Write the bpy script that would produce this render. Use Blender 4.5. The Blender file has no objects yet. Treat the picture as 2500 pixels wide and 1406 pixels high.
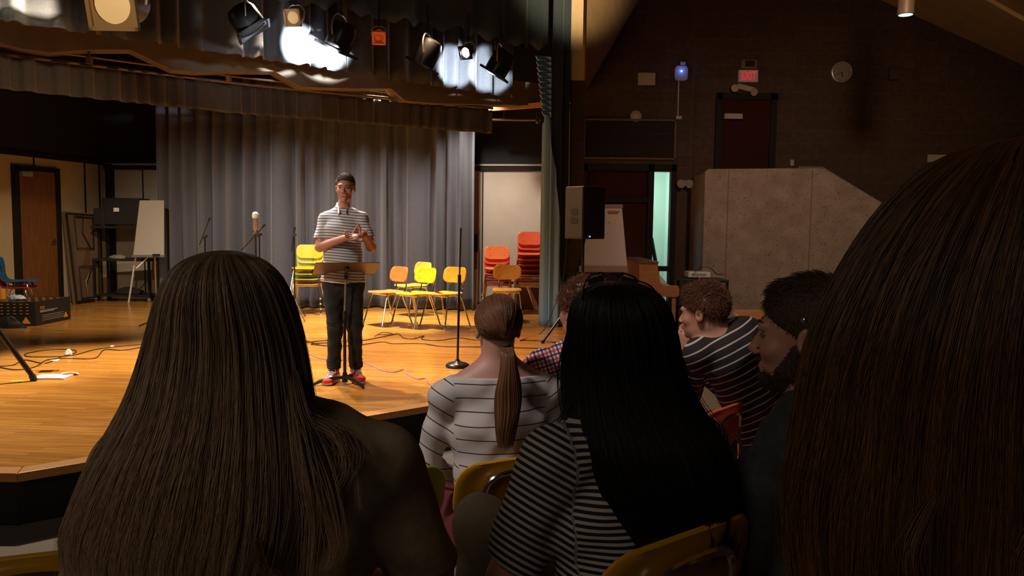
import bpy, math, random
import numpy as np
from mathutils import Vector, Matrix
PI = math.pi
R = math.radians
sc = bpy.context.scene
COL = sc.collection
# ------------------------------------------------------------------ camera
F = 1920.0                                   # focal length in pixels of the 2500 wide frame
CAM = Vector((0, 0, 1.65))
PITCH, ROLL = R(4.55), 0.0125
fw = Vector((0, math.cos(PITCH), -math.sin(PITCH)))
rt0 = Vector((1, 0, 0)); up0 = rt0.cross(fw)
rt = (rt0 * math.cos(ROLL) + up0 * math.sin(ROLL)).normalized()
up = rt.cross(fw).normalized()
cd = bpy.data.cameras.new('camera'); cam = bpy.data.objects.new('camera', cd); COL.objects.link(cam)
cd.sensor_width = 36; cd.lens = 36 * F / 2500; cd.clip_start = 0.05; cd.clip_end = 100
cam.matrix_world = Matrix(((rt.x, up.x, -fw.x, CAM.x), (rt.y, up.y, -fw.y, CAM.y), (rt.z, up.z, -fw.z, CAM.z), (0, 0, 0, 1)))
sc.camera = cam
def ray(px, py): return fw + rt * ((px - 1250) / F) - up * ((py - 703) / F)
def at(px, py, Y):                           # point seen at a pixel, at distance Y
    r = ray(px, py); return CAM + r * (Y / r.y)
def atz(px, py, z):                          # point seen at a pixel, on a level plane
    r = ray(px, py); return CAM + r * ((z - CAM.z) / r.z)
ST = 0.30                                    # stage height
def st(px, py): return atz(px, py, ST)
# ------------------------------------------------------------------ view and world
sc.view_settings.view_transform = 'Standard'; sc.view_settings.look = 'None'
sc.view_settings.gamma = 1; sc.view_settings.use_curve_mapping = False
sc.view_settings.exposure = 0.0
w = bpy.data.worlds.new('world'); sc.world = w; w.use_nodes = True
w.node_tree.nodes['Background'].inputs[0].default_value = (1.0, .62, .33, 1)
w.node_tree.nodes['Background'].inputs[1].default_value = 0.006
# ------------------------------------------------------------------ lights
def light(kind, name, loc, target, power, color, size=.1, angle=60, blend=.5, sy=None):
    l = bpy.data.lights.new(name, kind); l.energy = power; l.color = color
    o = bpy.data.objects.new(name, l); COL.objects.link(o); o.location = loc
    d = Vector(target) - Vector(loc); o.rotation_euler = d.to_track_quat('-Z', 'Y').to_euler()
    if kind == 'SPOT': l.spot_size = R(angle); l.spot_blend = blend; l.shadow_soft_size = size
    elif kind == 'AREA':
        l.size = size
        if sy: l.shape = 'RECTANGLE'; l.size_y = sy
    else: l.shadow_soft_size = size
    return o
WARM = (1, .80, .56); WHITE = (.85, .93, 1.0); NEUT = (1, .90, .78)
# front electric, between the teal valance and the black border, pointing down
light('SPOT', 'stage_light_left', (-4.3, 7.1, 4.1), (-3.9, 6.2, .3), 1100, WARM, .06, 95, .8)
light('SPOT', 'stage_light_mid', (-2.6, 8.4, 4.1), (-2.2, 7.4, .3), 1200, WARM, .06, 85, .7)
light('SPOT', 'stage_light_edge', (-1.0, 9.4, 4.1), (-.1, 8.0, .3), 620, (1, .62, .36), .08, 90, .8)
# rear electric, hidden behind the brown valance
light('SPOT', 'rear_light_left', (-5.0, 9.3, 3.8), (-5.2, 11.8, .2), 420, WARM, .06, 90, .9)
light('SPOT', 'rear_light_a', (-3.6, 10.1, 3.8), (-3.6, 12.3, .3), 300, NEUT, .06, 80, .9)
light('SPOT', 'rear_light_b', (-2.2, 10.8, 3.8), (-2.1, 12.3, .3), 380, NEUT, .06, 80, .9)
light('SPOT', 'rear_light_c', (-1.9, 10.75, 3.8), (-1.75, 10.45, .3), 1900, (1, .86, .50), .06, 62, .8)
light('SPOT', 'rear_light_d', (-.7, 11.45, 3.8), (-.2, 12.6, .6), 360, NEUT, .06, 84, .9)
# lights pointing at the stage
light('SPOT', 'shoulder_spot', (-2.7, 7.5, 4.1), (-1.45, 6.75, 1.3), 520, (.95, .97, 1), .04, 34, .5)
light('SPOT', 'leg_curtain_fill', (-1.6, 9.7, 3.9), (.55, 10.5, .7), 330, (.9, .95, 1), .06, 34, .8)  # added spot to brighten the blue-grey curtain
light('SPOT', 'house_spot', (-4.6, 2.2, 4.4), (-1.6, 7.4, .8), 620, (1, .84, .66), .08, 26, .7)
light('SPOT', 'house_spot_wide', (-3.2, 2.0, 4.4), (-2.6, 11.0, .2), 750, (1, .86, .70), .10, 30, .8)
light('SPOT', 'house_spot_left', (-1.4, 2.6, 4.3), (-7.2, 11.6, .9), 640, (1, .74, .44), .10, 26, .9)
# dim hall lights, some of them spots added as fill
light('AREA', 'hall_fill', (-2.6, -2.2, 4.2), (-.6, 2.0, .9), 32, (1, .84, .64), 2.5)
light('SPOT', 'row_fill', (-2.2, 1.2, 4.4), (-.08, 2.8, 1.0), 340, (1, .88, .80), .25, 22, .9)  # added spot that brightens only the ponytail woman
light('SPOT', 'row_fill_right', (-.6, 1.6, 4.4), (1.05, 3.6, .9), 300, (1, .84, .74), .25, 20, .9)  # added spot for the leaning man and the red chair
light('SPOT', 'lamp_frame_fill', (-1.6, .8, 2.6), at(274, 8, 4.3), 330, (1, .76, .45), .05, 8.5, .6)  # added narrow spot on the tan lamp frame, unseen source
light('SPOT', 'hall_wall_light', (3.2, 6.0, 4.2), (4.4, 11.7, 1.2), 330, (1, .66, .46), .12, 75, 1.0)
light('SPOT', 'ceiling_fill', (5.0, 5.0, 1.6), (7.2, 9.0, 5.0), 120, (1, .72, .42), .2, 80, 1.0)  # added uplight to brighten the sloped ceiling, no fixture there
light('SPOT', 'proscenium_fill', (1.3, 6.2, 3.4), (.78, 11.0, 5.15), 1500, (1, .76, .46), .1, 24, .8)  # added spot to brighten the column plaster and bulkhead
light('AREA', 'corridor_light', (1.6, 13.9, 2.6), (2.2, 14.6, 1.2), 42, (.90, 1.0, .97), .9)
# ------------------------------------------------------------------ materials
def mat(name, col, rough=.5, metal=0.0, spec=.5, build=None, sheen=0, coat=0, emit=None, es=1.0, alpha=None):
    m = bpy.data.materials.new(name); m.use_nodes = True
    nt = m.node_tree; b = nt.nodes['Principled BSDF']
    b.inputs['Base Color'].default_value = (*col, 1); b.inputs['Roughness'].default_value = rough
    b.inputs['Metallic'].default_value = metal; b.inputs['Specular IOR Level'].default_value = spec
    if sheen: b.inputs['Sheen Weight'].default_value = sheen
    if coat: b.inputs['Coat Weight'].default_value = coat; b.inputs['Coat Roughness'].default_value = .12
    if emit: b.inputs['Emission Color'].default_value = (*emit, 1); b.inputs['Emission Strength'].default_value = es
    if build: build(nt, b)
    return m
def N(nt, t, **kw):
    n = nt.nodes.new(t)
    for k, v in kw.items():
        if k.startswith('i_'):
            key = k[2:]; key = int(key) if key.isdigit() else key.replace('_', ' ')
            n.inputs[key].default_value = v
        else: setattr(n, k, v)
    return n
def ramp(nt, stops, interp='LINEAR'):
    r = nt.nodes.new('ShaderNodeValToRGB'); cr = r.color_ramp; cr.interpolation = interp
    while len(cr.elements) < len(stops): cr.elements.new(.5)
    for e, (p, c) in zip(cr.elements, stops): e.position = p; e.color = (*c, 1)
    return r
def objco(nt, scale=(1, 1, 1), rot=(0, 0, 0)):
    tc = N(nt, 'ShaderNodeTexCoord'); mp = N(nt, 'ShaderNodeMapping')
    mp.inputs['Scale'].default_value = scale; mp.inputs['Rotation'].default_value = rot
    nt.links.new(tc.outputs['Object'], mp.inputs[0]); return mp
def noisy(c1, c2, scale=20, detail=4, sc3=(1, 1, 1), bump=0.0, lo=.35, hi=.65):
    def f(nt, b):
        mp = objco(nt, sc3); n = N(nt, 'ShaderNodeTexNoise', i_Scale=scale, i_Detail=detail)
        nt.links.new(mp.outputs[0], n.inputs['Vector'])
        r = ramp(nt, [(lo, c1), (hi, c2)]); nt.links.new(n.outputs[0], r.inputs[0])
        nt.links.new(r.outputs[0], b.inputs['Base Color'])
        if bump:
            bp = N(nt, 'ShaderNodeBump', i_Strength=bump, i_Distance=.01)
            nt.links.new(n.outputs[0], bp.inputs['Height']); nt.links.new(bp.outputs[0], b.inputs['Normal'])
    return f
def nm(name, c1, c2, rough=.5, scale=20, bump=0.0, sc3=(1, 1, 1), **kw):
    return mat(name, c1, rough, build=noisy(c1, c2, scale, 4, sc3, bump), **kw)
def b_stage(nt, b):
    mp = objco(nt, (1, 1, 1), (0, 0, R(7)))
    br = N(nt, 'ShaderNodeTexBrick', i_Scale=1.0, i_Mortar_Size=.0012, i_Brick_Width=1.1, i_Row_Height=.057, i_Bias=-.1, offset=.37)
    br.inputs['Color1'].default_value = (.56, .275, .060, 1); br.inputs['Color2'].default_value = (.43, .195, .036, 1); br.inputs['Mortar'].default_value = (.16, .06, .02, 1)
    nt.links.new(mp.outputs[0], br.inputs['Vector'])
    m2 = objco(nt, (1.2, 22, 1), (0, 0, R(7))); n = N(nt, 'ShaderNodeTexNoise', i_Scale=2.2, i_Detail=6)
    nt.links.new(m2.outputs[0], n.inputs['Vector'])
    r = ramp(nt, [(.3, (.70, .62, .55)), (.7, (1.15, 1.12, 1.1))]); nt.links.new(n.outputs[0], r.inputs[0])
    mx = N(nt, 'ShaderNodeMix', data_type='RGBA', blend_type='MULTIPLY'); mx.inputs[0].default_value = 1
    nt.links.new(br.outputs[0], mx.inputs[6]); nt.links.new(r.outputs[0], mx.inputs[7])
    nt.links.new(mx.outputs[2], b.inputs['Base Color'])
    m3 = objco(nt); n3 = N(nt, 'ShaderNodeTexNoise', i_Scale=1.6, i_Detail=5); nt.links.new(m3.outputs[0], n3.inputs['Vector'])
    rr = ramp(nt, [(.3, (.15,) * 3), (.7, (.27,) * 3)]); nt.links.new(n3.outputs[0], rr.inputs[0]); nt.links.new(rr.outputs[0], b.inputs['Roughness'])
    bp = N(nt, 'ShaderNodeBump', i_Strength=.12, i_Distance=.004); nt.links.new(n3.outputs[0], bp.inputs['Height']); nt.links.new(bp.outputs[0], b.inputs['Normal'])
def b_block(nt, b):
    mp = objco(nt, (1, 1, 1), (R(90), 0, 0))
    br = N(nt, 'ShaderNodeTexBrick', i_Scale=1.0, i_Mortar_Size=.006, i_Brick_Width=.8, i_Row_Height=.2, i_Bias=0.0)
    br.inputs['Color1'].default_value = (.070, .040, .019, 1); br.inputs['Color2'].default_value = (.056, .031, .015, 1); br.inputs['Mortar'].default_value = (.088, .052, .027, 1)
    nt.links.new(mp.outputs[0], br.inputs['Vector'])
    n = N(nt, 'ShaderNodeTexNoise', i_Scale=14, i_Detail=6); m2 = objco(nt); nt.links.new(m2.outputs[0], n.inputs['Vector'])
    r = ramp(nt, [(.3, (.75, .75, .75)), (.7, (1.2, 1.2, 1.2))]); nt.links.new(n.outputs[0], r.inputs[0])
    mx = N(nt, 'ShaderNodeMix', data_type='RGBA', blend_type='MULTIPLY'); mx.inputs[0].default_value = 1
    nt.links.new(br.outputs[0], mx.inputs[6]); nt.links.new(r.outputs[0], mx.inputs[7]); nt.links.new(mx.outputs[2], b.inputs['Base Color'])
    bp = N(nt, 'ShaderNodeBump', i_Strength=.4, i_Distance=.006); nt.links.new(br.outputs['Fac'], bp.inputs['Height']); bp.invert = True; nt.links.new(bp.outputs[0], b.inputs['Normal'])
def b_conc(nt, b):
    mp = objco(nt); n = N(nt, 'ShaderNodeTexNoise', i_Scale=5, i_Detail=8); nt.links.new(mp.outputs[0], n.inputs['Vector'])
    r = ramp(nt, [(.3, (.30, .235, .185)), (.7, (.42, .335, .27))]); nt.links.new(n.outputs[0], r.inputs[0])
    v = N(nt, 'ShaderNodeTexVoronoi', i_Scale=26); nt.links.new(mp.outputs[0], v.inputs['Vector'])
    n2 = N(nt, 'ShaderNodeTexNoise', i_Scale=9, i_Detail=2); nt.links.new(mp.outputs[0], n2.inputs['Vector'])
    ad = N(nt, 'ShaderNodeMath', operation='SUBTRACT'); nt.links.new(v.outputs[0], ad.inputs[0])
    ml = N(nt, 'ShaderNodeMath', operation='MULTIPLY'); nt.links.new(n2.outputs[0], ml.inputs[0]); ml.inputs[1].default_value = .28
    nt.links.new(ml.outputs[0], ad.inputs[1])
    r2 = ramp(nt, [(.0, (.25, .22, .2)), (.05, (1, 1, 1))]); nt.links.new(ad.outputs[0], r2.inputs[0])
    mx = N(nt, 'ShaderNodeMix', data_type='RGBA', blend_type='MULTIPLY'); mx.inputs[0].default_value = 1
    nt.links.new(r.outputs[0], mx.inputs[6]); nt.links.new(r2.outputs[0], mx.inputs[7]); nt.links.new(mx.outputs[2], b.inputs['Base Color'])
def b_attr_stripe(base, line, period, width, n2=0):
    def f(nt, b):
        a = N(nt, 'ShaderNodeAttribute', attribute_name='s')
        d = N(nt, 'ShaderNodeMath', operation='DIVIDE'); nt.links.new(a.outputs['Fac'], d.inputs[0]); d.inputs[1].default_value = period
        fr = N(nt, 'ShaderNodeMath', operation='FRACT'); nt.links.new(d.outputs[0], fr.inputs[0])
        r = ramp(nt, [(0, line), (width, base)], 'CONSTANT'); nt.links.new(fr.outputs[0], r.inputs[0])
        nt.links.new(r.outputs[0], b.inputs['Base Color'])
    return f
def b_plaid(nt, b):
    mp = objco(nt, (1, 1, 1), (R(8), R(18), 0)); sp = N(nt, 'ShaderNodeSeparateXYZ'); nt.links.new(mp.outputs[0], sp.inputs[0])
    def bands(out, per, stops):
        d = N(nt, 'ShaderNodeMath', operation='DIVIDE'); nt.links.new(out, d.inputs[0]); d.inputs[1].default_value = per
        fr = N(nt, 'ShaderNodeMath', operation='FRACT'); nt.links.new(d.outputs[0], fr.inputs[0])
        r = ramp(nt, stops, 'CONSTANT'); nt.links.new(fr.outputs[0], r.inputs[0]); return r
    st_ = [(0, (.12, .13, .24)), (.22, (1, 1, 1)), (.45, (1, .22, .24)), (.72, (1, 1, 1))]
    a = bands(sp.outputs[2], .030, st_); c = bands(sp.outputs[0], .030, st_)
    mx = N(nt, 'ShaderNodeMix', data_type='RGBA', blend_type='MULTIPLY'); mx.inputs[0].default_value = 1
    nt.links.new(a.outputs[0], mx.inputs[6]); nt.links.new(c.outputs[0], mx.inputs[7])
    m2 = N(nt, 'ShaderNodeMix', data_type='RGBA', blend_type='MULTIPLY'); m2.inputs[0].default_value = 1
    nt.links.new(mx.outputs[2], m2.inputs[6]); m2.inputs[7].default_value = (.8, .78, .78, 1); nt.links.new(m2.outputs[2], b.inputs['Base Color'])
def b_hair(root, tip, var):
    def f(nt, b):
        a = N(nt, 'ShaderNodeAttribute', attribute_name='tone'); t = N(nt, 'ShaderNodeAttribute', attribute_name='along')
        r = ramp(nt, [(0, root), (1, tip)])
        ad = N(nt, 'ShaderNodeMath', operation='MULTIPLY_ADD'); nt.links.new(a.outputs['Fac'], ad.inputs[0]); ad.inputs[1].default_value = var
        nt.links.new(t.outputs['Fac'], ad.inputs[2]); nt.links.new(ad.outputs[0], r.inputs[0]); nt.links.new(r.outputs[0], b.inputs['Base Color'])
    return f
def b_louvre(nt, b):
    mp = objco(nt); sp = N(nt, 'ShaderNodeSeparateXYZ'); nt.links.new(mp.outputs[0], sp.inputs[0])
    d = N(nt, 'ShaderNodeMath', operation='MULTIPLY'); nt.links.new(sp.outputs[2], d.inputs[0]); d.inputs[1].default_value = 42
    fr = N(nt, 'ShaderNodeMath', operation='FRACT'); nt.links.new(d.outputs[0], fr.inputs[0])
    r = ramp(nt, [(0, (.03, .018, .01)), (.5, (.09, .055, .035))], 'CONSTANT'); nt.links.new(fr.outputs[0], r.inputs[0]); nt.links.new(r.outputs[0], b.inputs['Base Color'])
M = {}
M['stage'] = mat('stage_wood', (.5, .25, .07), .25, build=b_stage)
M['nosing'] = nm('nosing_wood', (.48, .20, .045), (.56, .26, .06), .3, 8, sc3=(1, 8, 8))
M['black'] = mat('matt_black', (.012, .011, .010), .8)
M['blackp'] = mat('black_plastic', (.018, .017, .017), .42)
M['blackm'] = mat('black_metal', (.02, .019, .018), .32, metal=.3)
M['can'] = mat('black_can_metal', (.022, .022, .022), .28, metal=.5)
M['carpet'] = nm('carpet', (.11, .095, .085), (.22, .19, .165), .95, 160, .3)
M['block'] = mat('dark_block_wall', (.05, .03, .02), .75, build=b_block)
M['conc'] = mat('concrete', (.3, .25, .2), .85, build=b_conc)
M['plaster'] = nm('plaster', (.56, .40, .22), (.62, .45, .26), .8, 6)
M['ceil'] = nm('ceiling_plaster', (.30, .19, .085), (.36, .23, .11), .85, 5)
M['panel'] = nm('beige_panel', (.50, .42, .33), (.55, .46, .37), .7, 3)
M['panel2'] = nm('warm_panel', (.50, .38, .22), (.55, .42, .26), .7, 3)
M['navy'] = mat('dark_wall', (.012, .013, .017), .8)
M['curtain'] = nm('charcoal_curtain', (.066, .066, .083), (.086, .085, .105), .85, 60, sheen=.25)
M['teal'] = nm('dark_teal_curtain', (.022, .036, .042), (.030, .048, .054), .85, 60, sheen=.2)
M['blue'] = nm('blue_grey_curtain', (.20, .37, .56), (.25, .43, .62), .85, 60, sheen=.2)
M['cream'] = nm('cream_curtain', (.70, .55, .38), (.75, .60, .43), .85, 40)
M['border'] = nm('black_border_curtain', (.020, .023, .030), (.030, .033, .042), .75, 60, sheen=.3)
M['brownval'] = nm('brown_valance', (.040, .033, .030), (.056, .046, .041), .85, 60, sheen=.2)
M['header'] = nm('header_beam', (.115, .085, .060), (.145, .108, .076), .8, 8)
M['pipe'] = mat('brown_pipe', (.22, .13, .07), .4, metal=.5)
M['woodpipe'] = nm('wood_batten', (.55, .26, .12), (.62, .30, .15), .5, 10)
M['chrome'] = mat('chrome', (.80, .78, .76), .16, metal=1)
M['alu'] = mat('dull_metal', (.55, .53, .50), .35, metal=.8)
for n_, c_ in dict(yellow=(.78, .55, .02), lime=(.52, .55, .08), orange=(.82, .20, .06), gold=(.80, .32, .03), red=(.62, .055, .03), amber=(.62, .30, .015), coral=(.80, .12, .05), blue=(.02, .11, .26), kidred=(.6, .03, .02), olive=(.36, .33, .04)).items():
    M['p_' + n_] = mat(n_ + '_plastic', c_, .33, build=noisy(c_, tuple(x * .88 for x in c_), 7, 3))
M['doorw'] = nm('brown_door', (.17, .065, .018), (.23, .09, .028), .45, 6, sc3=(6, 6, .6))
M['doord'] = nm('dark_red_door', (.040, .010, .006), (.050, .013, .008), .85, 6, spec=.15)
M['frame'] = mat('dark_frame', (.014, .011, .009), .7, spec=.25)
M['white'] = mat('white_paint', (.75, .73, .70), .5)
M['grey'] = mat('grey_plastic', (.33, .32, .31), .5)
M['cream_p'] = mat('cream_plastic', (.45, .37, .28), .5)
M['paper'] = nm('paper', (.78, .76, .76), (.84, .82, .82), .8, 30)
M['mint'] = nm('mint_wall', (.52, .74, .62), (.56, .78, .66), .8, 2)
M['piano'] = nm('honey_piano_wood', (.46, .20, .075), (.54, .25, .10), .4, 5, sc3=(1, 1, 6))
M['steelbox'] = mat('loudspeaker_grille', (.040, .036, .032), .6)
M['skin'] = nm('skin', (.52, .24, .165), (.58, .28, .20), .5, 12)
M['skin2'] = nm('pale_skin', (.50, .255, .20), (.55, .29, .23), .5, 12)
M['eye'] = mat('eye', (.16, .13, .115), .3)
M['dkhair'] = nm('dark_brown_hair', (.045, .024, .014), (.075, .040, .022), .5, 120)
M['jeans'] = nm('dark_jeans', (.007, .008, .011), (.013, .015, .020), .85, 40)
M['redshoe'] = nm('red_suede', (.62, .03, .045), (.70, .05, .06), .7, 60)
M['sole'] = mat('pale_rubber', (.62, .52, .45), .7)
M['lace'] = mat('white_lace', (.75, .7, .66), .8)
M['shirt_sp'] = mat('navy_striped_shirt', (.7, .7, .72), .8, build=b_attr_stripe((.62, .60, .63), (.045, .035, .07), .0235, .26))
M['shirt_w'] = mat('pale_striped_top', (.6, .6, .6), .85, build=b_attr_stripe((.56, .50, .50), (.02, .015, .02), .0465, .075))
M['shirt_b'] = mat('narrow_striped_tee', (.6, .6, .6), .85, build=b_attr_stripe((.46, .42, .37), (.010, .008, .008), .0135, .52))
M['shirt_m'] = mat('black_striped_shirt', (.6, .6, .6), .85, build=b_attr_stripe((.016, .011, .014), (.50, .44, .40), .037, .17))
M['plaid'] = mat('plaid_shirt', (.6, .6, .6), .85, build=b_plaid)
M['oliveshirt'] = nm('olive_brown_shirt', (.30, .225, .145), (.37, .28, .18), .9, 50, .1)
M['khaki'] = nm('khaki_cloth', (.32, .25, .175), (.36, .285, .20), .9, 50)
M['maroon'] = nm('maroon_cloth', (.12, .015, .025), (.15, .022, .032), .85, 50)
M['jacket'] = nm('slate_jacket', (.030, .032, .036), (.045, .047, .052), .85, 50)
M['piping'] = mat('red_piping', (.40, .02, .012), .7)
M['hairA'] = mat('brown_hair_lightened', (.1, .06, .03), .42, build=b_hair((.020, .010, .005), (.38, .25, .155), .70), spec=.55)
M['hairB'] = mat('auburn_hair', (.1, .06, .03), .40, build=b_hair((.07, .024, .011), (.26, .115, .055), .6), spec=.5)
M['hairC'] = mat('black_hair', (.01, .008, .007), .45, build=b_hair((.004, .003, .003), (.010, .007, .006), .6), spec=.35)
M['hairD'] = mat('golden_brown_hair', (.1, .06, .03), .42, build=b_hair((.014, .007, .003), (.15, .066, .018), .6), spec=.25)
M['hairE'] = mat('reddish_short_hair', (.1, .04, .02), .45, build=b_hair((.10, .034, .013), (.17, .065, .028), .6), spec=.4)
M['hairF'] = mat('dark_short_hair', (.05, .03, .02), .75, build=b_hair((.045, .025, .014), (.11, .06, .03), .6), spec=.4)
M['screen_blue'] = mat('blue_led', (0, 0, 0), .5, emit=(.05, .2, 1), es=18)
M['exitred'] = mat('exit_red', (.2, 0, 0), .5, emit=(1, .03, .05), es=.6)
M['exitface'] = mat('exit_face', (.35, .25, .22), .5, emit=(.6, .22, .18), es=.12)
M['lens'] = mat('warm_lens', (.62, .45, .25), .6, emit=(.75, .48, .20), es=.35)  # faint glow stands in for hall light on the unlit lens
M['hot'] = mat('lit_lens', (1, 1, 1), .3, emit=(.85, .95, 1), es=40)
M['lamp_end'] = mat('lit_downlight', (1, 1, 1), .3, emit=(.75, 1, .95), es=1.1)
M['gel'] = mat('orange_gel', (.65, .12, .03), .3, emit=(.9, .15, .03), es=.06)
M['orangeprint'] = mat('orange_print', (.85, .30, .03), .5)
M['whiteprint'] = mat('white_print', (.5, .5, .5), .5)
M['redprint'] = mat('red_ink', (.55, .15, .12), .6)
M['cloth_blue'] = nm('blue_white_cloth', (.12, .25, .45), (.62, .66, .72), .8, 18)
M['purple'] = mat('violet_cable', (.30, .18, .40), .5)
M['navycase'] = mat('pale_case', (.30, .27, .33), .4)
M['wallbrown'] = nm('brown_cabinet', (.20, .075, .03), (.25, .10, .04), .5, 6)
def glassmat():
    m = bpy.data.materials.new('window_glass'); m.use_nodes = True; b = m.node_tree.nodes['Principled BSDF']
    b.inputs['Transmission Weight'].default_value = 1; b.inputs['IOR'].default_value = 1.05; b.inputs['Roughness'].default_value = .02; return m
M['glass'] = glassmat()
M['sung'] = mat('dark_lens', (.03, .035, .05), .08, spec=.9)
# ------------------------------------------------------------------ object helpers
def thing(name, label, cat, loc=(0, 0, 0), rz=0, group=None):
    o = bpy.data.objects.new(name, None); COL.objects.link(o); o.empty_display_size = .1
    o.location = loc; o.rotation_euler = (0, 0, rz); o['label'] = label; o['category'] = cat
    if group: o['group'] = group
    return o
def tag(o, label, cat, group=None, kind=None):
    o['label'] = label; o['category'] = cat
    if group: o['group'] = group
    if kind: o['kind'] = kind
    return o
def mkobj(name, verts, faces, m, parent=None, smooth=False, attrs=None, loc=None):
    me = bpy.data.meshes.new(name)
    me.from_pydata([tuple(v) for v in verts] if not isinstance(verts, np.ndarray) else verts.tolist(), [], faces.tolist() if isinstance(faces, np.ndarray) else faces)
    if attrs:
        for k, a in attrs.items():
            at_ = me.attributes.new(k, 'FLOAT', 'POINT'); at_.data.foreach_set('value', np.asarray(a, dtype=np.float32))
    if smooth: me.polygons.foreach_set('use_smooth', [True] * len(me.polygons))
    me.materials.append(m); me.update()
    o = bpy.data.objects.new(name, me); COL.objects.link(o)
    if parent: o.parent = parent
    if loc is not None: o.location = loc
    return o
def frame_of(d, hint=(0, 0, 1)):
    d = Vector(d).normalized(); h = Vector(hint)
    if abs(d.dot(h)) > .98: h = Vector((1, 0, 0)) if abs(d.x) < .9 else Vector((0, 1, 0))
    a = h.cross(d).normalized(); b = d.cross(a); return a, b, d
class MB:
    def __init__(s): s.v = []; s.f = []
    def add(s, vs, fs):
        n = len(s.v); s.v += [Vector(v) for v in vs]; s.f += [[i + n for i in f] for f in fs]; return s
    def box(s, c, d, rz=0, M3=None):
        c = Vector(c); hx, hy, hz = d[0] / 2, d[1] / 2, d[2] / 2
        m = M3 if M3 else Matrix.Rotation(rz, 3, 'Z')
        vs = [c + m @ Vector((x * hx, y * hy, z * hz)) for x in (-1, 1) for y in (-1, 1) for z in (-1, 1)]
        return s.add(vs, [(0, 1, 3, 2), (4, 6, 7, 5), (0, 4, 5, 1), (2, 3, 7, 6), (0, 2, 6, 4), (1, 5, 7, 3)])
    def cyl(s, p, q, r, r2=None, n=14, caps=True):
        p, q = Vector(p), Vector(q); r2 = r if r2 is None else r2; a, b, d = frame_of(q - p)
        vs = [p + (a * math.cos(2 * PI * i / n) + b * math.sin(2 * PI * i / n)) * r for i in range(n)]
        vs += [q + (a * math.cos(2 * PI * i / n) + b * math.sin(2 * PI * i / n)) * r2 for i in range(n)]
        fs = [(i, (i + 1) % n, n + (i + 1) % n, n + i) for i in range(n)]
        if caps: fs += [tuple(range(n))[::-1], tuple(range(n, 2 * n))]
        return s.add(vs, fs)
    def tube(s, pts, r, n=8, sm=0, closed=False):
        pts = [Vector(p) for p in pts]
        if sm: pts = smooth_path(pts, sm)
        k = len(pts); rr = r if isinstance(r, (list, tuple)) else [r] * k
        if len(rr) != k: rr = list(np.interp(np.linspace(0, 1, k), np.linspace(0, 1, len(rr)), rr))
        vs = []; a = None
        for i, p in enumerate(pts):
            d = (pts[min(i + 1, k - 1)] - pts[max(i - 1, 0)])
            d = d.normalized() if d.length > 1e-9 else Vector((0, 0, 1))
            if a is None: a, b, _ = frame_of(d)
            else:
                a = (a - d * a.dot(d)); a = a.normalized() if a.length > 1e-6 else frame_of(d)[0]; b = d.cross(a)
            for j in range(n):
                t = 2 * PI * j / n; vs.append(p + (a * math.cos(t) + b * math.sin(t)) * rr[i])
        fs = [(i * n + j, i * n + (j + 1) % n, (i + 1) * n + (j + 1) % n, (i + 1) * n + j) for i in range(k - 1) for j in range(n)]
        fs += [tuple(range(n))[::-1], tuple(range((k - 1) * n, k * n))]
        return s.add(vs, fs)
    def lathe(s, prof, c=(0, 0, 0), ax=(0, 0, 1), n=24):
        a, b, d = frame_of(ax); c = Vector(c); k = len(prof)
        vs = [c + d * h + (a * math.cos(2 * PI * j / n) + b * math.sin(2 * PI * j / n)) * max(r, 1e-4) for (r, h) in prof for j in range(n)]
        fs = [(i * n + j, i * n + (j + 1) % n, (i + 1) * n + (j + 1) % n, (i + 1) * n + j) for i in range(k - 1) for j in range(n)]
        fs += [tuple(range(n))[::-1], tuple(range((k - 1) * n, k * n))]
        return s.add(vs, fs)
    def ball(s, c, r, n=12):
        r = r if isinstance(r, (tuple, list)) else (r, r, r); c = Vector(c); k = n // 2 + 1
        vs = [c + Vector((r[0] * math.sin(PI * i / k) * math.cos(2 * PI * j / n), r[1] * math.sin(PI * i / k) * math.sin(2 * PI * j / n), r[2] * math.cos(PI * i / k))) for i in range(1, k) for j in range(n)]
        t = len(vs); vs += [c + Vector((0, 0, r[2])), c - Vector((0, 0, r[2]))]
        fs = [(i * n + j, (i + 1) * n + j, (i + 1) * n + (j + 1) % n, i * n + (j + 1) % n) for i in range(k - 2) for j in range(n)]
        fs += [(t, j, (j + 1) % n) for j in range(n)] + [(t + 1, (k - 2) * n + (j + 1) % n, (k - 2) * n + j) for j in range(n)]
        return s.add(vs, fs)
    def prism(s, pts, ext):                  # planar outline pushed along ext
        ext = Vector(ext); n = len(pts); vs = [Vector(p) for p in pts] + [Vector(p) + ext for p in pts]
        return s.add(vs, [tuple(range(n))[::-1], tuple(range(n, 2 * n))] + [(i, (i + 1) % n, n + (i + 1) % n, n + i) for i in range(n)])
    def build(s, name, m, parent=None, smooth=False, world=False, bevel=0, loc=None):
        v = s.v
        if world and parent is not None:
            inv = (Matrix.Translation(parent.location) @ Matrix.Rotation(parent.rotation_euler[2], 4, 'Z')).inverted(); v = [inv @ p for p in v]
        o = mkobj(name, v, s.f, m, parent, smooth, loc=loc)
        if bevel:
            b = o.modifiers.new('bevel', 'BEVEL'); b.width = bevel; b.segments = 2; b.limit_method = 'ANGLE'
        if smooth:
            if hasattr(o.data, 'set_sharp_from_angle'): o.data.set_sharp_from_angle(angle=R(42))
        return o
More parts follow.
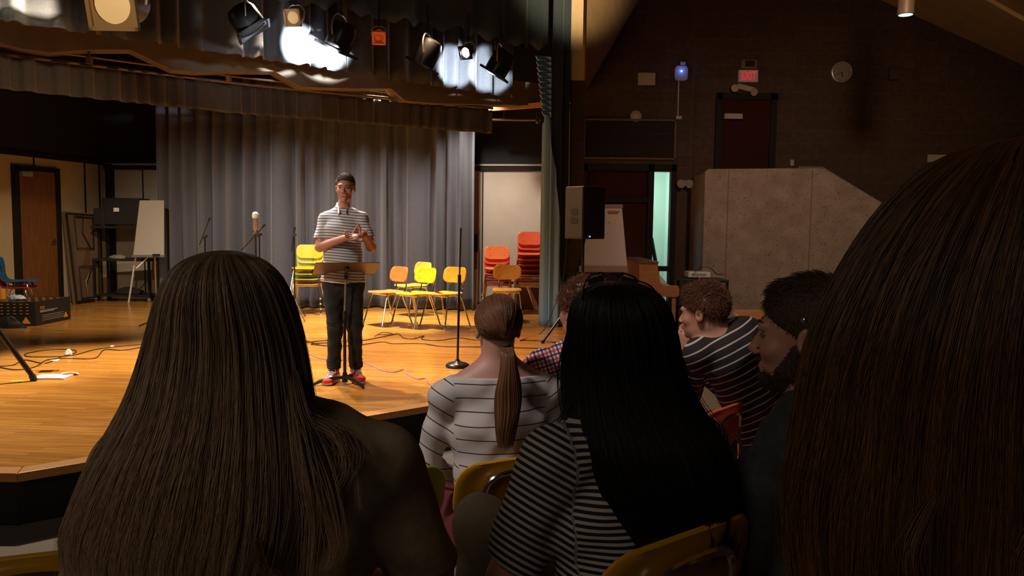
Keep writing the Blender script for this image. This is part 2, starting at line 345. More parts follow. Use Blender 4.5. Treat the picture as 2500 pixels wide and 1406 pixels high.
def smooth_path(pts, sub=6):
    out = []; n = len(pts)
    for i in range(n - 1):
        p0, p1, p2, p3 = pts[max(i - 1, 0)], pts[i], pts[i + 1], pts[min(i + 2, n - 1)]
        for k in range(sub):
            t = k / sub
            out.append(.5 * ((2 * p1) + (p2 - p0) * t + (2 * p0 - 5 * p1 + 4 * p2 - p3) * t * t + (3 * p1 - p0 - 3 * p2 + p3) * t ** 3))
    out.append(pts[-1]); return out
def struct(name, mb, m, smooth=False, bevel=0):
    o = mb.build(name, m, None, smooth, bevel=bevel); o['kind'] = 'structure'; return o
def copy_tree(o, parent=None, mats=None):
    c = o.copy(); COL.objects.link(c); c.parent = parent
    for ch in list(o.children): copy_tree(ch, c)
    return c
def text(txt, size, m, parent, origin, xdir, updir, depth=.002, name='lettering', align='LEFT', bold=0, sx=1.0):
    cu = bpy.data.curves.new('t', 'FONT'); cu.body = txt; cu.size = size; cu.extrude = depth; cu.align_x = align; cu.offset = bold
    o = bpy.data.objects.new('t', cu); COL.objects.link(o)
    bpy.context.view_layer.update()
    me = bpy.data.meshes.new_from_object(o.evaluated_get(bpy.context.evaluated_depsgraph_get()))
    bpy.data.objects.remove(o); me.materials.clear(); me.materials.append(m)
    x = Vector(xdir).normalized(); u = Vector(updir).normalized(); nrm = x.cross(u)
    T = Matrix(((x.x * sx, u.x, nrm.x, origin[0]), (x.y * sx, u.y, nrm.y, origin[1]), (x.z * sx, u.z, nrm.z, origin[2]), (0, 0, 0, 1)))
    if parent is not None: T = (Matrix.Translation(parent.location) @ Matrix.Rotation(parent.rotation_euler[2], 4, 'Z')).inverted() @ T
    me.transform(T); q = bpy.data.objects.new(name, me); COL.objects.link(q); q.parent = parent; return q
# ================================================================== THE SETTING
WA, WB = Vector((-7.85, 10.2, 0)), Vector((-7.2, 13.95, 0))      # left wall of the stage
WC = Vector((1.55, 12.75, 0))                                  # right end of its back wall
BWY = 12.6                                                     # far wall of the hall
def quad(a, b, z0, z1, th=.1, side=1):
    d = (b - a).normalized(); n = Vector((-d.y, d.x, 0)) * th * side
    return MB().prism([(a.x, a.y, z0), (b.x, b.y, z0), (b.x, b.y, z1), (a.x, a.y, z1)], n)
struct('floor', MB().box((2, 5.5, -.05), (24, 20, .1)), M['carpet'])
A0 = st(42, 1156); B0 = st(1040, 992); A0.z = B0.z = 0
dfr = (B0 - A0).normalized(); nin = Vector((-dfr.y, dfr.x, 0))
E0 = A0 + dfr * 5.15                                             # right front corner of the stage
outline = [Vector((-8.3, A0.y, 0)), A0, E0, Vector((1.45, 12.55, 0)), Vector((1.5, 13.2, 0)), Vector((-8.3, 14.2, 0))]
def offs(pts, z): return [(p.x, p.y, z) for p in pts]
inset = [outline[0] + Vector((0, .12, 0)), A0 + (nin + Vector((0, 1, 0))).normalized() * .125, E0 + nin * .12 - dfr * .0, outline[3], outline[4], outline[5]]
struct('floor_stage', MB().prism(offs(inset, ST - .06), (0, 0, .06)), M['stage'])
nb = MB()
nb.prism([(*p.xy, ST - .05) for p in (outline[0], A0, inset[1], inset[0])], (0, 0, .051))
nb.prism([(*p.xy, ST - .05) for p in (A0, E0, inset[2], inset[1])], (0, 0, .051))
struct('trim_stage_edge', nb, M['nosing'], bevel=.006)
fb = MB(); rec = [p + nin * .05 for p in (A0, E0)]
fb.prism([(-8.3, A0.y + .05, 0), (rec[0].x, rec[0].y, 0), (rec[1].x, rec[1].y, 0), (1.4, 12.5, 0), (-8.3, 12.5, 0)], (0, 0, ST - .052))
struct('trim_stage_face', fb, M['black'])
# stage walls
TOPP = 2.63
struct('wall_stage_back', quad(WB, WC, ST, TOPP, .1, 1), M['panel'])
struct('wall_stage_back_upper', quad(WB, WC, TOPP, 5.6, .1, 1), M['navy'])
struct('wall_stage_left', quad(WA, WB, ST, TOPP, .1, 1), M['panel2'])
struct('wall_stage_left_upper', quad(WA, WB, TOPP, 5.6, .1, 1), M['black'])
wdir = (WB - WA).normalized(); wn = Vector((wdir.y, -wdir.x, 0)); bdir = (WC - WB).normalized(); bn = Vector((bdir.y, -bdir.x, 0))
def wl(px):                                                    # point of the left wall under a pixel column
    r = ray(px, 500); k = r.x / r.y; t = (k * WA.y - WA.x) / (wdir.x - k * wdir.y); return WA + wdir * t
def wb(px):
    r = ray(px, 560); k = r.x / r.y; t = (k * WB.y - WB.x) / (bdir.x - k * bdir.y); return WB + bdir * t
tb = MB()
for px in (85, 208, 243):
    p = wl(px) + wn * .008; tb.box((p.x, p.y, (TOPP + ST) / 2 if px > 150 else 2.55), (.02, .018, TOPP - ST if px > 150 else .14), math.atan2(wdir.y, wdir.x))
a, b = WA + wn * .02, WB + wn * .02; tb.prism([(a.x, a.y, TOPP - .02), (b.x, b.y, TOPP - .02), (b.x, b.y, TOPP + .05), (a.x, a.y, TOPP + .05)], wn * .03)
struct('trim_left_panels', tb, M['frame'])
tb = MB()
for px in (352, 1178):
    p = wb(px) + bn * .006; tb.box((p.x, p.y, (TOPP + ST) / 2), (.018, .014, TOPP - ST), math.atan2(bdir.y, bdir.x))
p = WB + bdir * .12 + bn * .03; tb.box((p.x, p.y, (TOPP + ST) / 2), (.14, .06, TOPP - ST), math.atan2(bdir.y, bdir.x))
a, b = WB + bn * .01, WC + bn * .01; tb.prism([(a.x, a.y, TOPP - .09), (b.x, b.y, TOPP - .09), (b.x, b.y, TOPP - .02), (a.x, a.y, TOPP - .02)], bn * .02)
struct('trim_back_panels', tb, M['frame'])
struct('trim_back_rail', MB().prism([(a.x, a.y, TOPP - .015), (b.x, b.y, TOPP - .015), (b.x, b.y, TOPP + .015), (a.x, a.y, TOPP + .015)], bn * .035), M['cream_p'])
struct('baseboard_stage_back', MB().prism([(a.x, a.y, ST), (b.x, b.y, ST), (b.x, b.y, ST + .07), (a.x, a.y, ST + .07)], bn * .02), M['black'])
# stage left door
d0, d1 = wl(30), wl(139)
dt = thing('door_1', 'brown wooden door in a dark frame on the left stage wall', 'door', (d0.x, d0.y, ST)); del dt['label'], dt['category']; dt['kind'] = 'structure'
dm = (d0 + d1) / 2; L = (d1 - d0).length; rzw = math.atan2(wdir.y, wdir.x)
fr = MB(); DH = 2.17
for s_ in (-1, 1): fr.box((*(dm + wdir * s_ * (L / 2 - .035) + wn * .03).xy, ST + DH / 2), (.09, .08, DH), rzw)
fr.box((*(dm + wn * .03).xy, ST + DH - .035), (L, .08, .07), rzw); fr.build('door_frame', M['frame'], dt, world=True)
lf = MB().box((*(dm + wn * .02).xy, ST + DH / 2 - .03), (L - .14, .05, DH - .08), rzw).build('door_leaf', M['doorw'], dt, world=True)
q = dm + wdir * (L / 2 - .17) + wn * .06
MB().cyl((q.x, q.y, 1.32), (*(q + wn * .06).xy, 1.32), .012).cyl((*(q + wn * .06).xy, 1.32), (*(q + wn * .06 - wdir * .11).xy, 1.32), .01).cyl((q.x, q.y, 1.32), (*(q + wn * .012).xy, 1.32), .028).build('door_handle', M['chrome'], dt, world=True)
q = dm - wdir * (L / 2 - .2) + wn * .08
MB().box((q.x, q.y, ST + DH - .13), (.2, .06, .07), rzw).build('door_closer', M['grey'], dt, world=True)
# hall far wall with openings kept simple: pieces around the lower door and sidelight
wx0, wx1 = at(1425, 500, BWY).x, at(1648, 500, BWY).x
gx0, gx1 = at(1592, 520, BWY).x, at(1638, 520, BWY).x
zd = at(1640, 418, BWY).z; zf = at(1640, 402, BWY).z
udx0, udx1 = at(1747, 300, BWY).x, at(1895, 300, BWY).x; udz = at(1800, 228, BWY).z
wm = MB()
gl0, gl1 = at(1425, 225, BWY), at(1560, 0, BWY); gr0, gr1 = at(2150, 0, BWY), at(2500, 160, BWY)
sl = (gl1.z - gl0.z) / (gl1.x - gl0.x); sr = (gr1.z - gr0.z) / (gr1.x - gr0.x)
apx = (gr0.z - gl0.z + sl * gl0.x - sr * gr0.x) / (sl - sr); apz = gl0.z + sl * (apx - gl0.x)
TOPX = gl0.x
wm.prism([(gl0.x - .2, BWY, gl0.z - .3), (gl0.x, BWY, gl0.z), (apx, BWY, apz), (11.5, BWY, gr0.z + sr * (11.5 - gr0.x)), (11.5, BWY, zf), (gl0.x - .2, BWY, zf)], (0, .2, 0))
wm.box(((wx1 + 11.5) / 2, BWY + .1, zf / 2), (11.5 - wx1, .2, zf))
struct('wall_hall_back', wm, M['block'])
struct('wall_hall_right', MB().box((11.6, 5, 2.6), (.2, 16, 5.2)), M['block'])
# sloped ceilings running towards the camera
zr = lambda x: gr0.z + sr * (x - gr0.x)
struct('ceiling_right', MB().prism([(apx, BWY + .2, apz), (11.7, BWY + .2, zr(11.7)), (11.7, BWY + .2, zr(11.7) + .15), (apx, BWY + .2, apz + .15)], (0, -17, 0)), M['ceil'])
cj = MB(); p0, p1 = at(2420, 0, 9), at(2500, 45, 9); cj.tube([p0 + (p0 - p1) * 3, p0, p1, p1 + (p1 - p0) * 8], .03, 4); struct('trim_ceiling_joint', cj, M['ceil'])
# corridor behind the sidelight
cm = MB().box((2.2, 14.9, 1.4), (3.2, .1, 3.0)); cm.box((2.9, 13.8, 1.4), (.08, 2.2, 3.0)); struct('wall_corridor', cm, M['mint'])
struct('floor_corridor', MB().box((2.2, 13.8, -.03), (3, 2.2, .06)), M['mint'])
struct('ceiling_corridor', MB().box((2.2, 13.8, 2.93), (3, 2.2, .06)), M['black'])
struct('wall_corridor_left', MB().box((.72, 13.8, 1.4), (.08, 2.2, 3.0)), M['black'])
# lower hall door and its sidelight
hd = MB()
mz0, mz1 = at(1615, 662, BWY).z, at(1615, 650, BWY).z
for x in (wx0, gx0 - .03, wx1 - .03): hd.box((x, BWY + .05, zf / 2), (.09, .16, zf))
hd.box(((wx0 + wx1) / 2, BWY + .05, zf - .055), (wx1 - wx0, .16, .11)); hd.box(((gx0 + gx1) / 2, BWY + .05, (mz0 + mz1) / 2), (gx1 - gx0 + .02, .14, mz1 - mz0))
hd.box(((gx0 + gx1) / 2, BWY + .05, .06), (gx1 - gx0 + .02, .14, .12)); hd.box(((wx0 + gx0) / 2, BWY + .05, at(1500, 488, BWY).z), (gx0 - wx0, .14, .07))
hw = struct('window_1', hd, M['frame'])
g = MB().box(((gx0 + gx1) / 2, BWY + .06, (mz1 + zd) / 2), (gx1 - gx0, .01, zd - mz1)); g.box(((gx0 + gx1) / 2, BWY + .06, mz0 / 2 + .06), (gx1 - gx0, .01, mz0 - .12)); g.build('pane', M['glass'], hw)
struct('door_2', MB().box(((wx0 + gx0) / 2, BWY + .07, zf / 2), (gx0 - wx0, .06, zf)), M['doord'])
# upper door behind the parapet
ub = MB()
for x in (udx0 + .04, udx1 - .06): ub.box((x, BWY - .01, (udz + 1.6) / 2), (.10, .1, udz - 1.6))
ub.box(((udx0 + udx1) / 2, BWY - .01, udz - .05), (udx1 - udx0, .1, .1)); ud = struct('door_3', ub, M['frame'])
ub2 = MB().box(((udx0 + udx1) / 2, BWY - .005, (udz + 1.55) / 2), (udx1 - udx0 - .1, .04, udz - 1.65)); ub2.build('door_leaf', M['doord'], ud)
p = at(1786, 286, BWY); MB().box((p.x, BWY - .09, p.z), (.28, .07, .08)).build('door_closer', M['cream_p'], ud)
# concrete stair wall
CY = 11.7
c0 = at(1722, 412, CY); c1 = at(2012, 410, CY); c2 = at(2145, 490, CY); slp = (c2.z - c1.z) / (c2.x - c1.x); xe = 9.0
xk = c1.x + (.9 - c1.z) / slp
cw = MB().prism([(c0.x, CY, 0), (xe, CY, 0), (xe, CY, .9), (xk, CY, .9), (c1.x, CY, c1.z), (c0.x + .05, CY, c0.z), (c0.x, CY, c0.z - .05)], (0, .16, 0))
struct('wall_stair', cw, M['conc'], bevel=.015)
struct('wall_stair_side', MB().box((c0.x + .08, (CY + .16 + BWY) / 2, (c0.z - .06) / 2), (.16, BWY - CY - .16, c0.z - .06)), M['conc'], bevel=.01)
struct('floor_landing', MB().box(((c0.x + .16 + c1.x) / 2, (CY + .16 + BWY) / 2, 1.55), (c1.x - c0.x - .16, BWY - CY - .16, .12)), M['conc'])
jb = MB()
for px in (1773, 1976): p = at(px, 600, CY); jb.box((p.x, CY - .001, c0.z / 2), (.014, .004, c0.z - .02))
struct('trim_stair_joints', jb, nm('joint_line', (.20, .15, .115), (.24, .18, .14), .9, 20))
hr = MB().tube([(c1.x - .35, CY + .08, c1.z + .012), (c1.x, CY + .08, c1.z + .014), (xk, CY + .08, .914)], .014, 8)
tag(hr.build('handrail', M['alu'], None, True), 'thin pale handrail capping the slope of the concrete stair wall', 'handrail')
# proscenium column and bulkhead
VZ = 4.0
vr = atz(1332, 128, VZ); vl = atz(700, 8, VZ); vdir = (vr - vl); vdir.z = 0; vdir.normalize(); vnn = Vector((-vdir.y, vdir.x, 0))
colp = at(1404, 500, 11.0); ctop = at(1400, 196, 11.0).z
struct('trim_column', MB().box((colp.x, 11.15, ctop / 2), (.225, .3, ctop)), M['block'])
p0 = at(1372, 0, 10.98)
struct('wall_proscenium_end', MB().prism([(at(1374, 100, 10.98).x, 10.98, ctop), (at(1423, 100, 10.98).x, 10.98, ctop), (at(1423, 100, 10.98).x, 10.98, 6.2), (at(1372, 0, 10.98).x, 10.98, 6.2)], (0, .32, 0)), M['plaster'])
pf = vl - vdir * 5 - vnn * .35; pr = vr + vdir * .45 - vnn * .15
struct('wall_proscenium', MB().prism([(pf.x, pf.y, 4.75), (pr.x, pr.y, 4.75), (pr.x, pr.y, 6.2), (pf.x, pf.y, 6.2)], -vnn * .15), M['plaster'])
bk = MB(); a_ = at(1424, 232, BWY - .02); b_ = at(1560, 0, BWY - .02); b2 = b_ + (b_ - a_) * .6; c_ = Vector((at(1424, 232, 11.3).x, 11.3, ctop)); cT = Vector((c_.x, 10.98, 6.3))
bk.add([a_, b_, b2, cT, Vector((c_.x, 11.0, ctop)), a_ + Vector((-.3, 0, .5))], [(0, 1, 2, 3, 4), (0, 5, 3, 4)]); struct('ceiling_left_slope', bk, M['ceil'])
# stage ceiling
struct('ceiling_stage', MB().prism([(-9, 5.2, 5.45), (1.6, 11.6, 5.45), (1.6, 14, 5.45), (-9, 14.6, 5.45)], (0, 0, .1)), M['black'])
# risers for the back rows (the chairs stand on them)
struct('floor_riser_front', MB().box((-.4, 1.55, .055), (9, 3.3, .11)), M['carpet'])
struct('floor_riser_back', MB().box((-.4, .55, .165), (9, 3.3, .11)), M['carpet'])
# ------------------------------------------------------------------ drapes
def fold(s, lam, seed, square=0):
    rs = np.random.RandomState(seed); ph = s * 0
    for k in range(5):
        ph = ph + rs.uniform(.3, 1.1) * np.sin(s / (lam * rs.uniform(2.5, 9)) * 2 * PI + rs.uniform(0, 6))
    v = np.sin(2 * PI * s / lam + ph * 1.3)
    if square: return np.tanh(v * square)
    return np.sign(v) * np.abs(v) ** .8 * (1 + .35 * np.sin(2 * PI * s / lam * .37 + ph))
def drape(name, path, z0, z1, amp, lam, seed, m, label=None, square=0, bottom=None, gather=0.0, rows=14, thick=.004, top=None, parent=None):
    P_ = [Vector((p[0], p[1], 0)) for p in path]; seg = [0.0]
    for i in range(1, len(P_)): seg.append(seg[-1] + (P_[i] - P_[i - 1]).length)
    n = int(seg[-1] / lam * 16); s = np.linspace(0, seg[-1], n)
    X = np.interp(s, seg, [p.x for p in P_]); Y = np.interp(s, seg, [p.y for p in P_])
    dx = np.gradient(X); dy = np.gradient(Y); l = np.hypot(dx, dy); nx, ny = dy / l, -dx / l
    f = fold(s, lam, seed, square); g = fold(s, lam * 1.7, seed + 5)
    vs = []; zb = np.full(n, z0) if bottom is None else z0 + bottom * np.abs(f) ** 1.5
    zt = np.full(n, z1) if top is None else np.interp(s, np.linspace(0, seg[-1], len(top)), top)
    for r in range(rows + 1):
        t = r / rows; a = amp * (1 - gather * (t ** 2)); k = f * a + g * amp * .35 * (1 - t) 
        vs.append(np.stack([X + nx * k, Y + ny * k, zb + (zt - zb) * t], 1))
    V = np.concatenate(vs); fs = [(r * n + i, r * n + i + 1, (r + 1) * n + i + 1, (r + 1) * n + i) for r in range(rows) for i in range(n - 1)]
    o = mkobj(name, V, fs, m, parent, True)
    so = o.modifiers.new('solidify', 'SOLIDIFY'); so.thickness = thick
    if label: tag(o, label, 'curtain')
    return o
cpts = [at(389, 700, 12.95), at(560, 700, 12.55), at(707, 700, 12.35), at(946, 700, 12.6), at(1050, 700, 12.45), at(1157, 700, 12.35)]
drape('back_curtain', cpts, ST + .02, 3.9, .10, .27, 3, M['curtain'], 'charcoal pleated curtain across the back of the stage behind the standing man', gather=.3, rows=20)
# second border: brown box-pleated valance on a pipe
zp = 3.30
pl_ = atz(-60, 121, zp); pm_ = atz(600, 206, zp); pr_ = atz(1200, 264, zp)
def up_z(p, z): return Vector((p.x, p.y, z))
zv0 = at(1198, 326, pr_.y).z
drape('box_pleated_valance', [pl_, pm_, pr_], zv0, zp - .03, .035, .22, 11, M['brownval'], 'brown box-pleated valance hanging from the rear pipe above the charcoal curtain', square=2.2, rows=8)
e_ = (pr_ - pm_).normalized()
pb = thing('curtain_batten', 'long dark pipe with chains carrying the brown valance', 'pipe', (pl_.x, pl_.y, zp))
MB().tube([pl_ - e_ * .5, pm_, pr_ + e_ * .02], .018).tube([up_z(pl_, zp + .075), up_z(pm_, zp + .075), up_z(pr_, zp + .075)], .012).build('pipe', M['pipe'], pb, True, world=True)
for px, py in ((218, 150), (559, 195), (967, 238)):
    p = atz(px, py, zp); ch = MB()
    for k in range(9): ch.ball((p.x, p.y, zp + .04 + k * .045), (.016, .010, .026) if k % 2 else (.010, .016, .026), 8)
    ch.box((p.x, p.y, zp + .01), (.05, .05, .07)); ch.build('chain', M['pipe'], pb, True, world=True)
q0, q1 = at(1195, 259, 11.9), at(1338, 262, 11.4)
tag(MB().box(((q0 + q1) / 2), ((q1 - q0).length, .05, .07), math.atan2((q1 - q0).y, (q1 - q0).x)).build('wooden_batten', M['woodpipe']), 'reddish wooden batten beyond the right end of the brown valance', 'batten')
q0, q1 = at(1200, 292, 12.3), at(1320, 293, 12.2)
tag(MB().cyl(q0, q1, .02).cyl(at(1310, 292, 12.2), at(1310, 270, 12.2), .006).ball(at(1312, 297, 12.2), .035).cyl(at(1230, 292, 12.25), at(1230, 292, 12.25) + Vector((0, 0, 2.0)), .006).build('rear_pipe', M['pipe'], None, True), 'short dark pipe high up at the right of the stage', 'pipe')
# header beam with dark openings
hz0 = zp + .18
hb = MB(); off = (Vector((e_.y, -e_.x, 0))) * .1
Hp = lambda px, py: atz(px, py, 0)
def on_line(px, py):                          # onto the vertical plane of the header
    r = ray(px, py); a = pl_ + off; d = (pr_ - pl_).normalized(); nn_ = Vector((-d.y, d.x, 0)); k = (a - CAM).dot(nn_) / r.dot(nn_); return CAM + r * k
prof = [(-80, 30), (-80, 118), (0, 104), (50, 118), (120, 128), (215, 121), (318, 121), (420, 170), (480, 176), (560, 174), (670, 174), (735, 212), (790, 214), (860, 216), (955, 216), (990, 246), (1060, 252), (1330, 258), (1330, 205), (1240, 195), (700, 85), (240, 10)]
pts = [on_line(*q) for q in prof]; hb.prism(pts, (Vector((-e_.y, e_.x, 0))) * .25); struct('trim_header_beam', hb, M['header'])
# black border (lit by the spots)
zb_ = 3.40
bl_, br_ = atz(-60, 42, zb_), atz(1255, 240, zb_)
bm_ = atz(640, 146, zb_)
drape('black_border', [bl_, bm_, br_], zb_, 5.3, .06, .27, 21, M['border'], 'black pleated border curtain behind the hanging stage lights', square=0, bottom=.02, rows=14)
# front valance
drape('front_valance', [vl - vdir * 5, vl, vr], VZ, 5.3, .05, .5, 8, M['teal'], 'dark teal valance with a scalloped hem at the top of the stage opening', bottom=.07, rows=10)
# leg curtain at the right, its shaded side coloured teal, its lit part blue
la, lb, lc = at(1322, 780, 10.7), at(1345, 780, 10.55), at(1371, 780, 10.85)
drape('leg_curtain_shaded', [lb, lc, at(1377, 780, 11.0)], ST + .01, 5.3, .045, .22, 4, M['teal'], 'shaded side of the leg curtain in dark teal beside the brown column', rows=16)
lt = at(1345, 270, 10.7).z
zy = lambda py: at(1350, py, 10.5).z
drape('leg_curtain_lit', [at(1314, 785, 10.62), at(1332, 785, 10.50), at(1352, 785, 10.46), at(1372, 785, 10.52)], ST + .005, lt, .035, .15, 6, M['blue'], 'lit pale blue-grey part of the leg curtain beside its shaded side', rows=30, top=[zy(300), zy(275), zy(420), zy(700)])  # top cut to follow where the shade begins on the cloth
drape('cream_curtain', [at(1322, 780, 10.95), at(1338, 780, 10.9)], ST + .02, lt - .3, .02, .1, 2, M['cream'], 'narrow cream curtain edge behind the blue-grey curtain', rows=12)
rf = MB()
for k in range(11):
    y = 135 + k * 13.5; x0, x1 = 1308 + 1.4 * k, 1346
    a_, b_, c_, d_ = at(x0, y, 10.55), at(x1, y + 4, 10.5), at(x1, y + 15, 10.55), at(x0 + 5, y + 10, 10.42)
    rf.prism([a_, b_, c_, d_], (0, .10, 0))
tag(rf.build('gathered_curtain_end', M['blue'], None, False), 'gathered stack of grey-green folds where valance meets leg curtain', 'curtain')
tag(MB().tube([at(1392, 250, 10.9), at(1389, 256, 10.9), at(1390, 275, 10.9), at(1387, 560, 10.9)], .012, 6).build('lit_edge_strip', M['cream']), 'pale strip standing in for a lit edge along the brown column', 'strip')  # pale strip put in for a light-catching edge
# ================================================================== PROPS
def rrect(w, h, r, n=5):
    pts = []
    for cx, cy, a0 in ((w / 2 - r, h / 2 - r, 0), (-w / 2 + r, h / 2 - r, 90), (-w / 2 + r, -h / 2 + r, 180), (w / 2 - r, -h / 2 + r, 270)):
        for k in range(n + 1): a = R(a0 + 90 * k / n); pts.append((cx + r * math.cos(a), cy + r * math.sin(a)))
    return pts
def shell(outline, fn, th, rings=6):
    """dished panel: outline (u,v) -> fn(u,v) point and normal, with thickness"""
    n = len(outline); vs = []; sc_ = [1, .97, .85, .6, .35, .12]
    nr = len(sc_)
    for side in (1, -1):
        for s_ in sc_:
            for (u, v) in outline:
                p, nn = fn(u * s_, v * s_); e = th / 2 * (0.45 if s_ == 1 else 1); vs.append(p + nn * side * e)
    fs = []
    for sd in range(2):
        b = sd * nr * n
        for r in range(nr - 1):
            for i in range(n):
                q = (b + r * n + i, b + r * n + (i + 1) % n, b + (r + 1) * n + (i + 1) % n, b + (r + 1) * n + i); fs.append(q if sd == 0 else q[::-1])
        cap = tuple(b + (nr - 1) * n + i for i in range(n)); fs.append(cap if sd == 0 else cap[::-1])
    fs += [(i, nr * n + i, nr * n + (i + 1) % n, (i + 1) % n) for i in range(n)]
    return vs, fs
_chair_cache = {}
def make_chair(label, color, cat='chair', group=None, scale=1.0):
    c = thing('school_chair', label, cat, group=group)
    m = M['p_' + color]
    if 'x' not in _chair_cache:
        K = {}
        def sf(u, v): return Vector((u, v + .02, .445 + .35 * u * u - .018 * math.exp(-((v + .02) ** 2) * 60) - .25 * max(0, v - .15) ** 1.3 + .15 * max(0, -v - .12))), Vector((0, 0, 1))
        K['seat'] = MB().add(*shell(rrect(.41, .40, .09), sf, .014))
        def bf(u, v):
            y = -.215 + .55 * u * u - v * .22; return Vector((u, y, .685 + v)), Vector((0, .976, .22))
        K['back'] = MB().add(*shell(rrect(.40, .205, .075), bf, .013))
        rv = MB()
        for u in (-.115, .115):
            for v in (-.045, .05):
                p, nn = bf(u, v); rv.cyl(p + nn * .004, p + nn * .010, .007, .005, 8)
        K['rivet'] = [MB().add(rv.v[i * 16:(i + 1) * 16], [[q - i * 16 for q in f_] for f_ in rv.f[i * 10:(i + 1) * 10]]) for i in range(4)]
        fr_ = MB()
        fr_.tube([(-.115, .1, .425), (-.115, -.12, .425), (-.115, -.19, .44), (-.115, -.235, .52), (-.115, -.232, .64), (-.105, -.238, .71), (-.06, -.248, .745), (.06, -.248, .745), (.105, -.238, .71), (.115, -.232, .64), (.115, -.235, .52), (.115, -.19, .44), (.115, -.12, .425), (.115, .1, .425)], .0085, 8, 4)
        K['bf'] = fr_
        K['sf'] = MB().tube([(-.08, .12, .42), (-.08, -.12, .42)], .0085, 8).tube([(-.15, .12, .42), (.15, .12, .42)], .0085, 8).tube([(-.15, -.12, .42), (.15, -.12, .42)], .0085, 8)
        K['legs'] = []
        for sx in (-1, 1):
            for yy, yf in ((.12, .235), (-.12, -.255)):
                K['legs'].append((MB().tube([(sx * .13, yy * .6, .422), (sx * .165, yy, .418), (sx * .18, yy + (yf - yy) * .12, .38), (sx * .225, yf, .015)], .0105, 8, 3), (sx * .226, yf, .0)))
        _chair_cache['x'] = K
    K = _chair_cache['x']
    key = color
    if key not in _chair_cache:
        o = {}
        o['seat'] = K['seat'].build('seat', m, c, True); b = K['back'].build('backrest', m, c, True)
        [q.build('rivet', M['chrome'], b, True) for q in K['rivet']]
        K['bf'].build('back_frame', M['chrome'], c, True); K['sf'].build('seat_frame', M['chrome'], c, True)
        for mb, ft in K['legs']:
            l = mb.build('leg', M['chrome'], c, True); MB().cyl((ft[0], ft[1], 0), (ft[0], ft[1], .025), .014, .012, 10).build('foot_glide', M['grey'], l, True)
        _chair_cache[key] = c
    else:
        for ch in _chair_cache[key].children: copy_tree(ch, c)
    return c
def put_chair(color, label, loc, rz, s=1.0, group=None, tilt=None):
    c = make_chair(label, color, group=group); c.location = loc; c.rotation_euler = (0, 0, rz); c.scale = (s, s, s); return c
# the four loose chairs
put_chair('orange', 'orange school chair at the left end of the loose row on stage', st(946, 794) + Vector((-.02, .1, 0)), R(134), .98)
put_chair('lime', 'lime-yellow school chair standing furthest back behind the bright yellow one', st(1000, 768) + Vector((.05, -.1, 0)), R(134))
put_chair('yellow', 'bright yellow school chair in the middle of the loose row on stage', st(1010, 800) + Vector((.0, .15, 0)), R(142), .98)
put_chair('gold', 'golden school chair at the right end of the loose row, behind the round-based stand', st(1083, 802) + Vector((.0, .12, 0)), R(142), 1.0)
# stacks
def stack(base, rz, cols, words, group, s=1.0):
    n = len(cols)
    for i, c in enumerate(cols):
        z = base.z + i * .078 * s
        fwd_ = Vector((-math.sin(rz), math.cos(rz), 0))
        put_chair(c, words(i, n, c), Vector((base.x, base.y, z)) + fwd_ * (.012 * i), rz, s, group)
ordn = ['lowest', 'second', 'third', 'fourth', 'fifth', 'sixth', 'seventh', 'topmost']
cw_ = dict(yellow='yellow', lime='lime green', gold='golden', orange='orange', red='red', coral='coral red', amber='amber')
def wd(where):
    def f(i, n, c):
        pos = 'topmost' if i == n - 1 else (ordn[i] + (' from bottom' if i else ''))
        return '%s chair, %s in the %s' % (cw_[c], pos, where)
    return f
sb1 = st(745, 768); sb1.y += .18
stack(sb1 + Vector((0, 0, 0)), R(184), ['gold', 'lime', 'lime', 'yellow'], wd('stack beside the standing man'), 'chairs stacked by the curtain')
sb2 = at(1214, 700, 12.2); sb2.z = ST
stack(sb2, R(184), ['red', 'red', 'coral', 'orange'], wd('shorter red stack left of the tall one'), 'chairs in the shorter red stack')
sb3 = at(1293, 700, 12.1); sb3.z = ST
stack(sb3, R(178), ['gold', 'red', 'gold', 'red', 'red', 'coral', 'coral'], wd('tall red stack near the blue curtain'), 'chairs in the tall red stack')
c_ = at(1237, 760, 11.0); c_.z = ST; put_chair('gold', 'golden school chair standing in front of the two red stacks', c_, R(180), 1.0)
c_ = at(1256, 700, 12.55); c_.z = ST; put_chair('red', 'red school chair turned sideways between the two red stacks', c_, R(112), 1.03)
# foreground hall chairs
def chair_under(px, py, Y, rz, color, label, zbase, s=1.0):
    p = at(px, py, Y); c = put_chair(color, label, (0, 0, zbase), rz, s)
    loc_top = Matrix.Rotation(rz, 3, 'Z') @ Vector((0, -.235, 0)) * s
    c.location = (p.x - loc_top.x, p.y - loc_top.y, zbase); return c
RY = R(36)
chair_under(1692, 1310, 1.42, R(38), 'amber', 'amber chair at the lower edge carrying the black-haired woman in the narrow striped tee', .22, 1.10)
chair_under(1258, 1120, 2.5, R(30), 'amber', 'amber chair carrying the woman with the low ponytail', .11, 1.0)
chair_under(1780, 985, 3.35, R(48), 'coral', 'bright red chair in front of the leaning man, beside the long black hair', .11, .98)
chair_under(1958, 950, 3.6, R(50), 'coral', 'red chair carrying the leaning man, mostly hidden by the bearded man', .0, 1.08)
chair_under(60, 1368, 1.62, R(20), 'amber', 'amber chair cut off by the lower left corner', .11, 1.05)
chair_under(945, 1165, 2.35, R(24), 'olive', 'olive chair between the long-haired woman and the ponytail woman', .11, 1.0)
chair_under(2105, 1275, 1.50, R(50), 'amber', 'amber chair under the bearded man, beside the golden-brown hair', .22, 1.10)
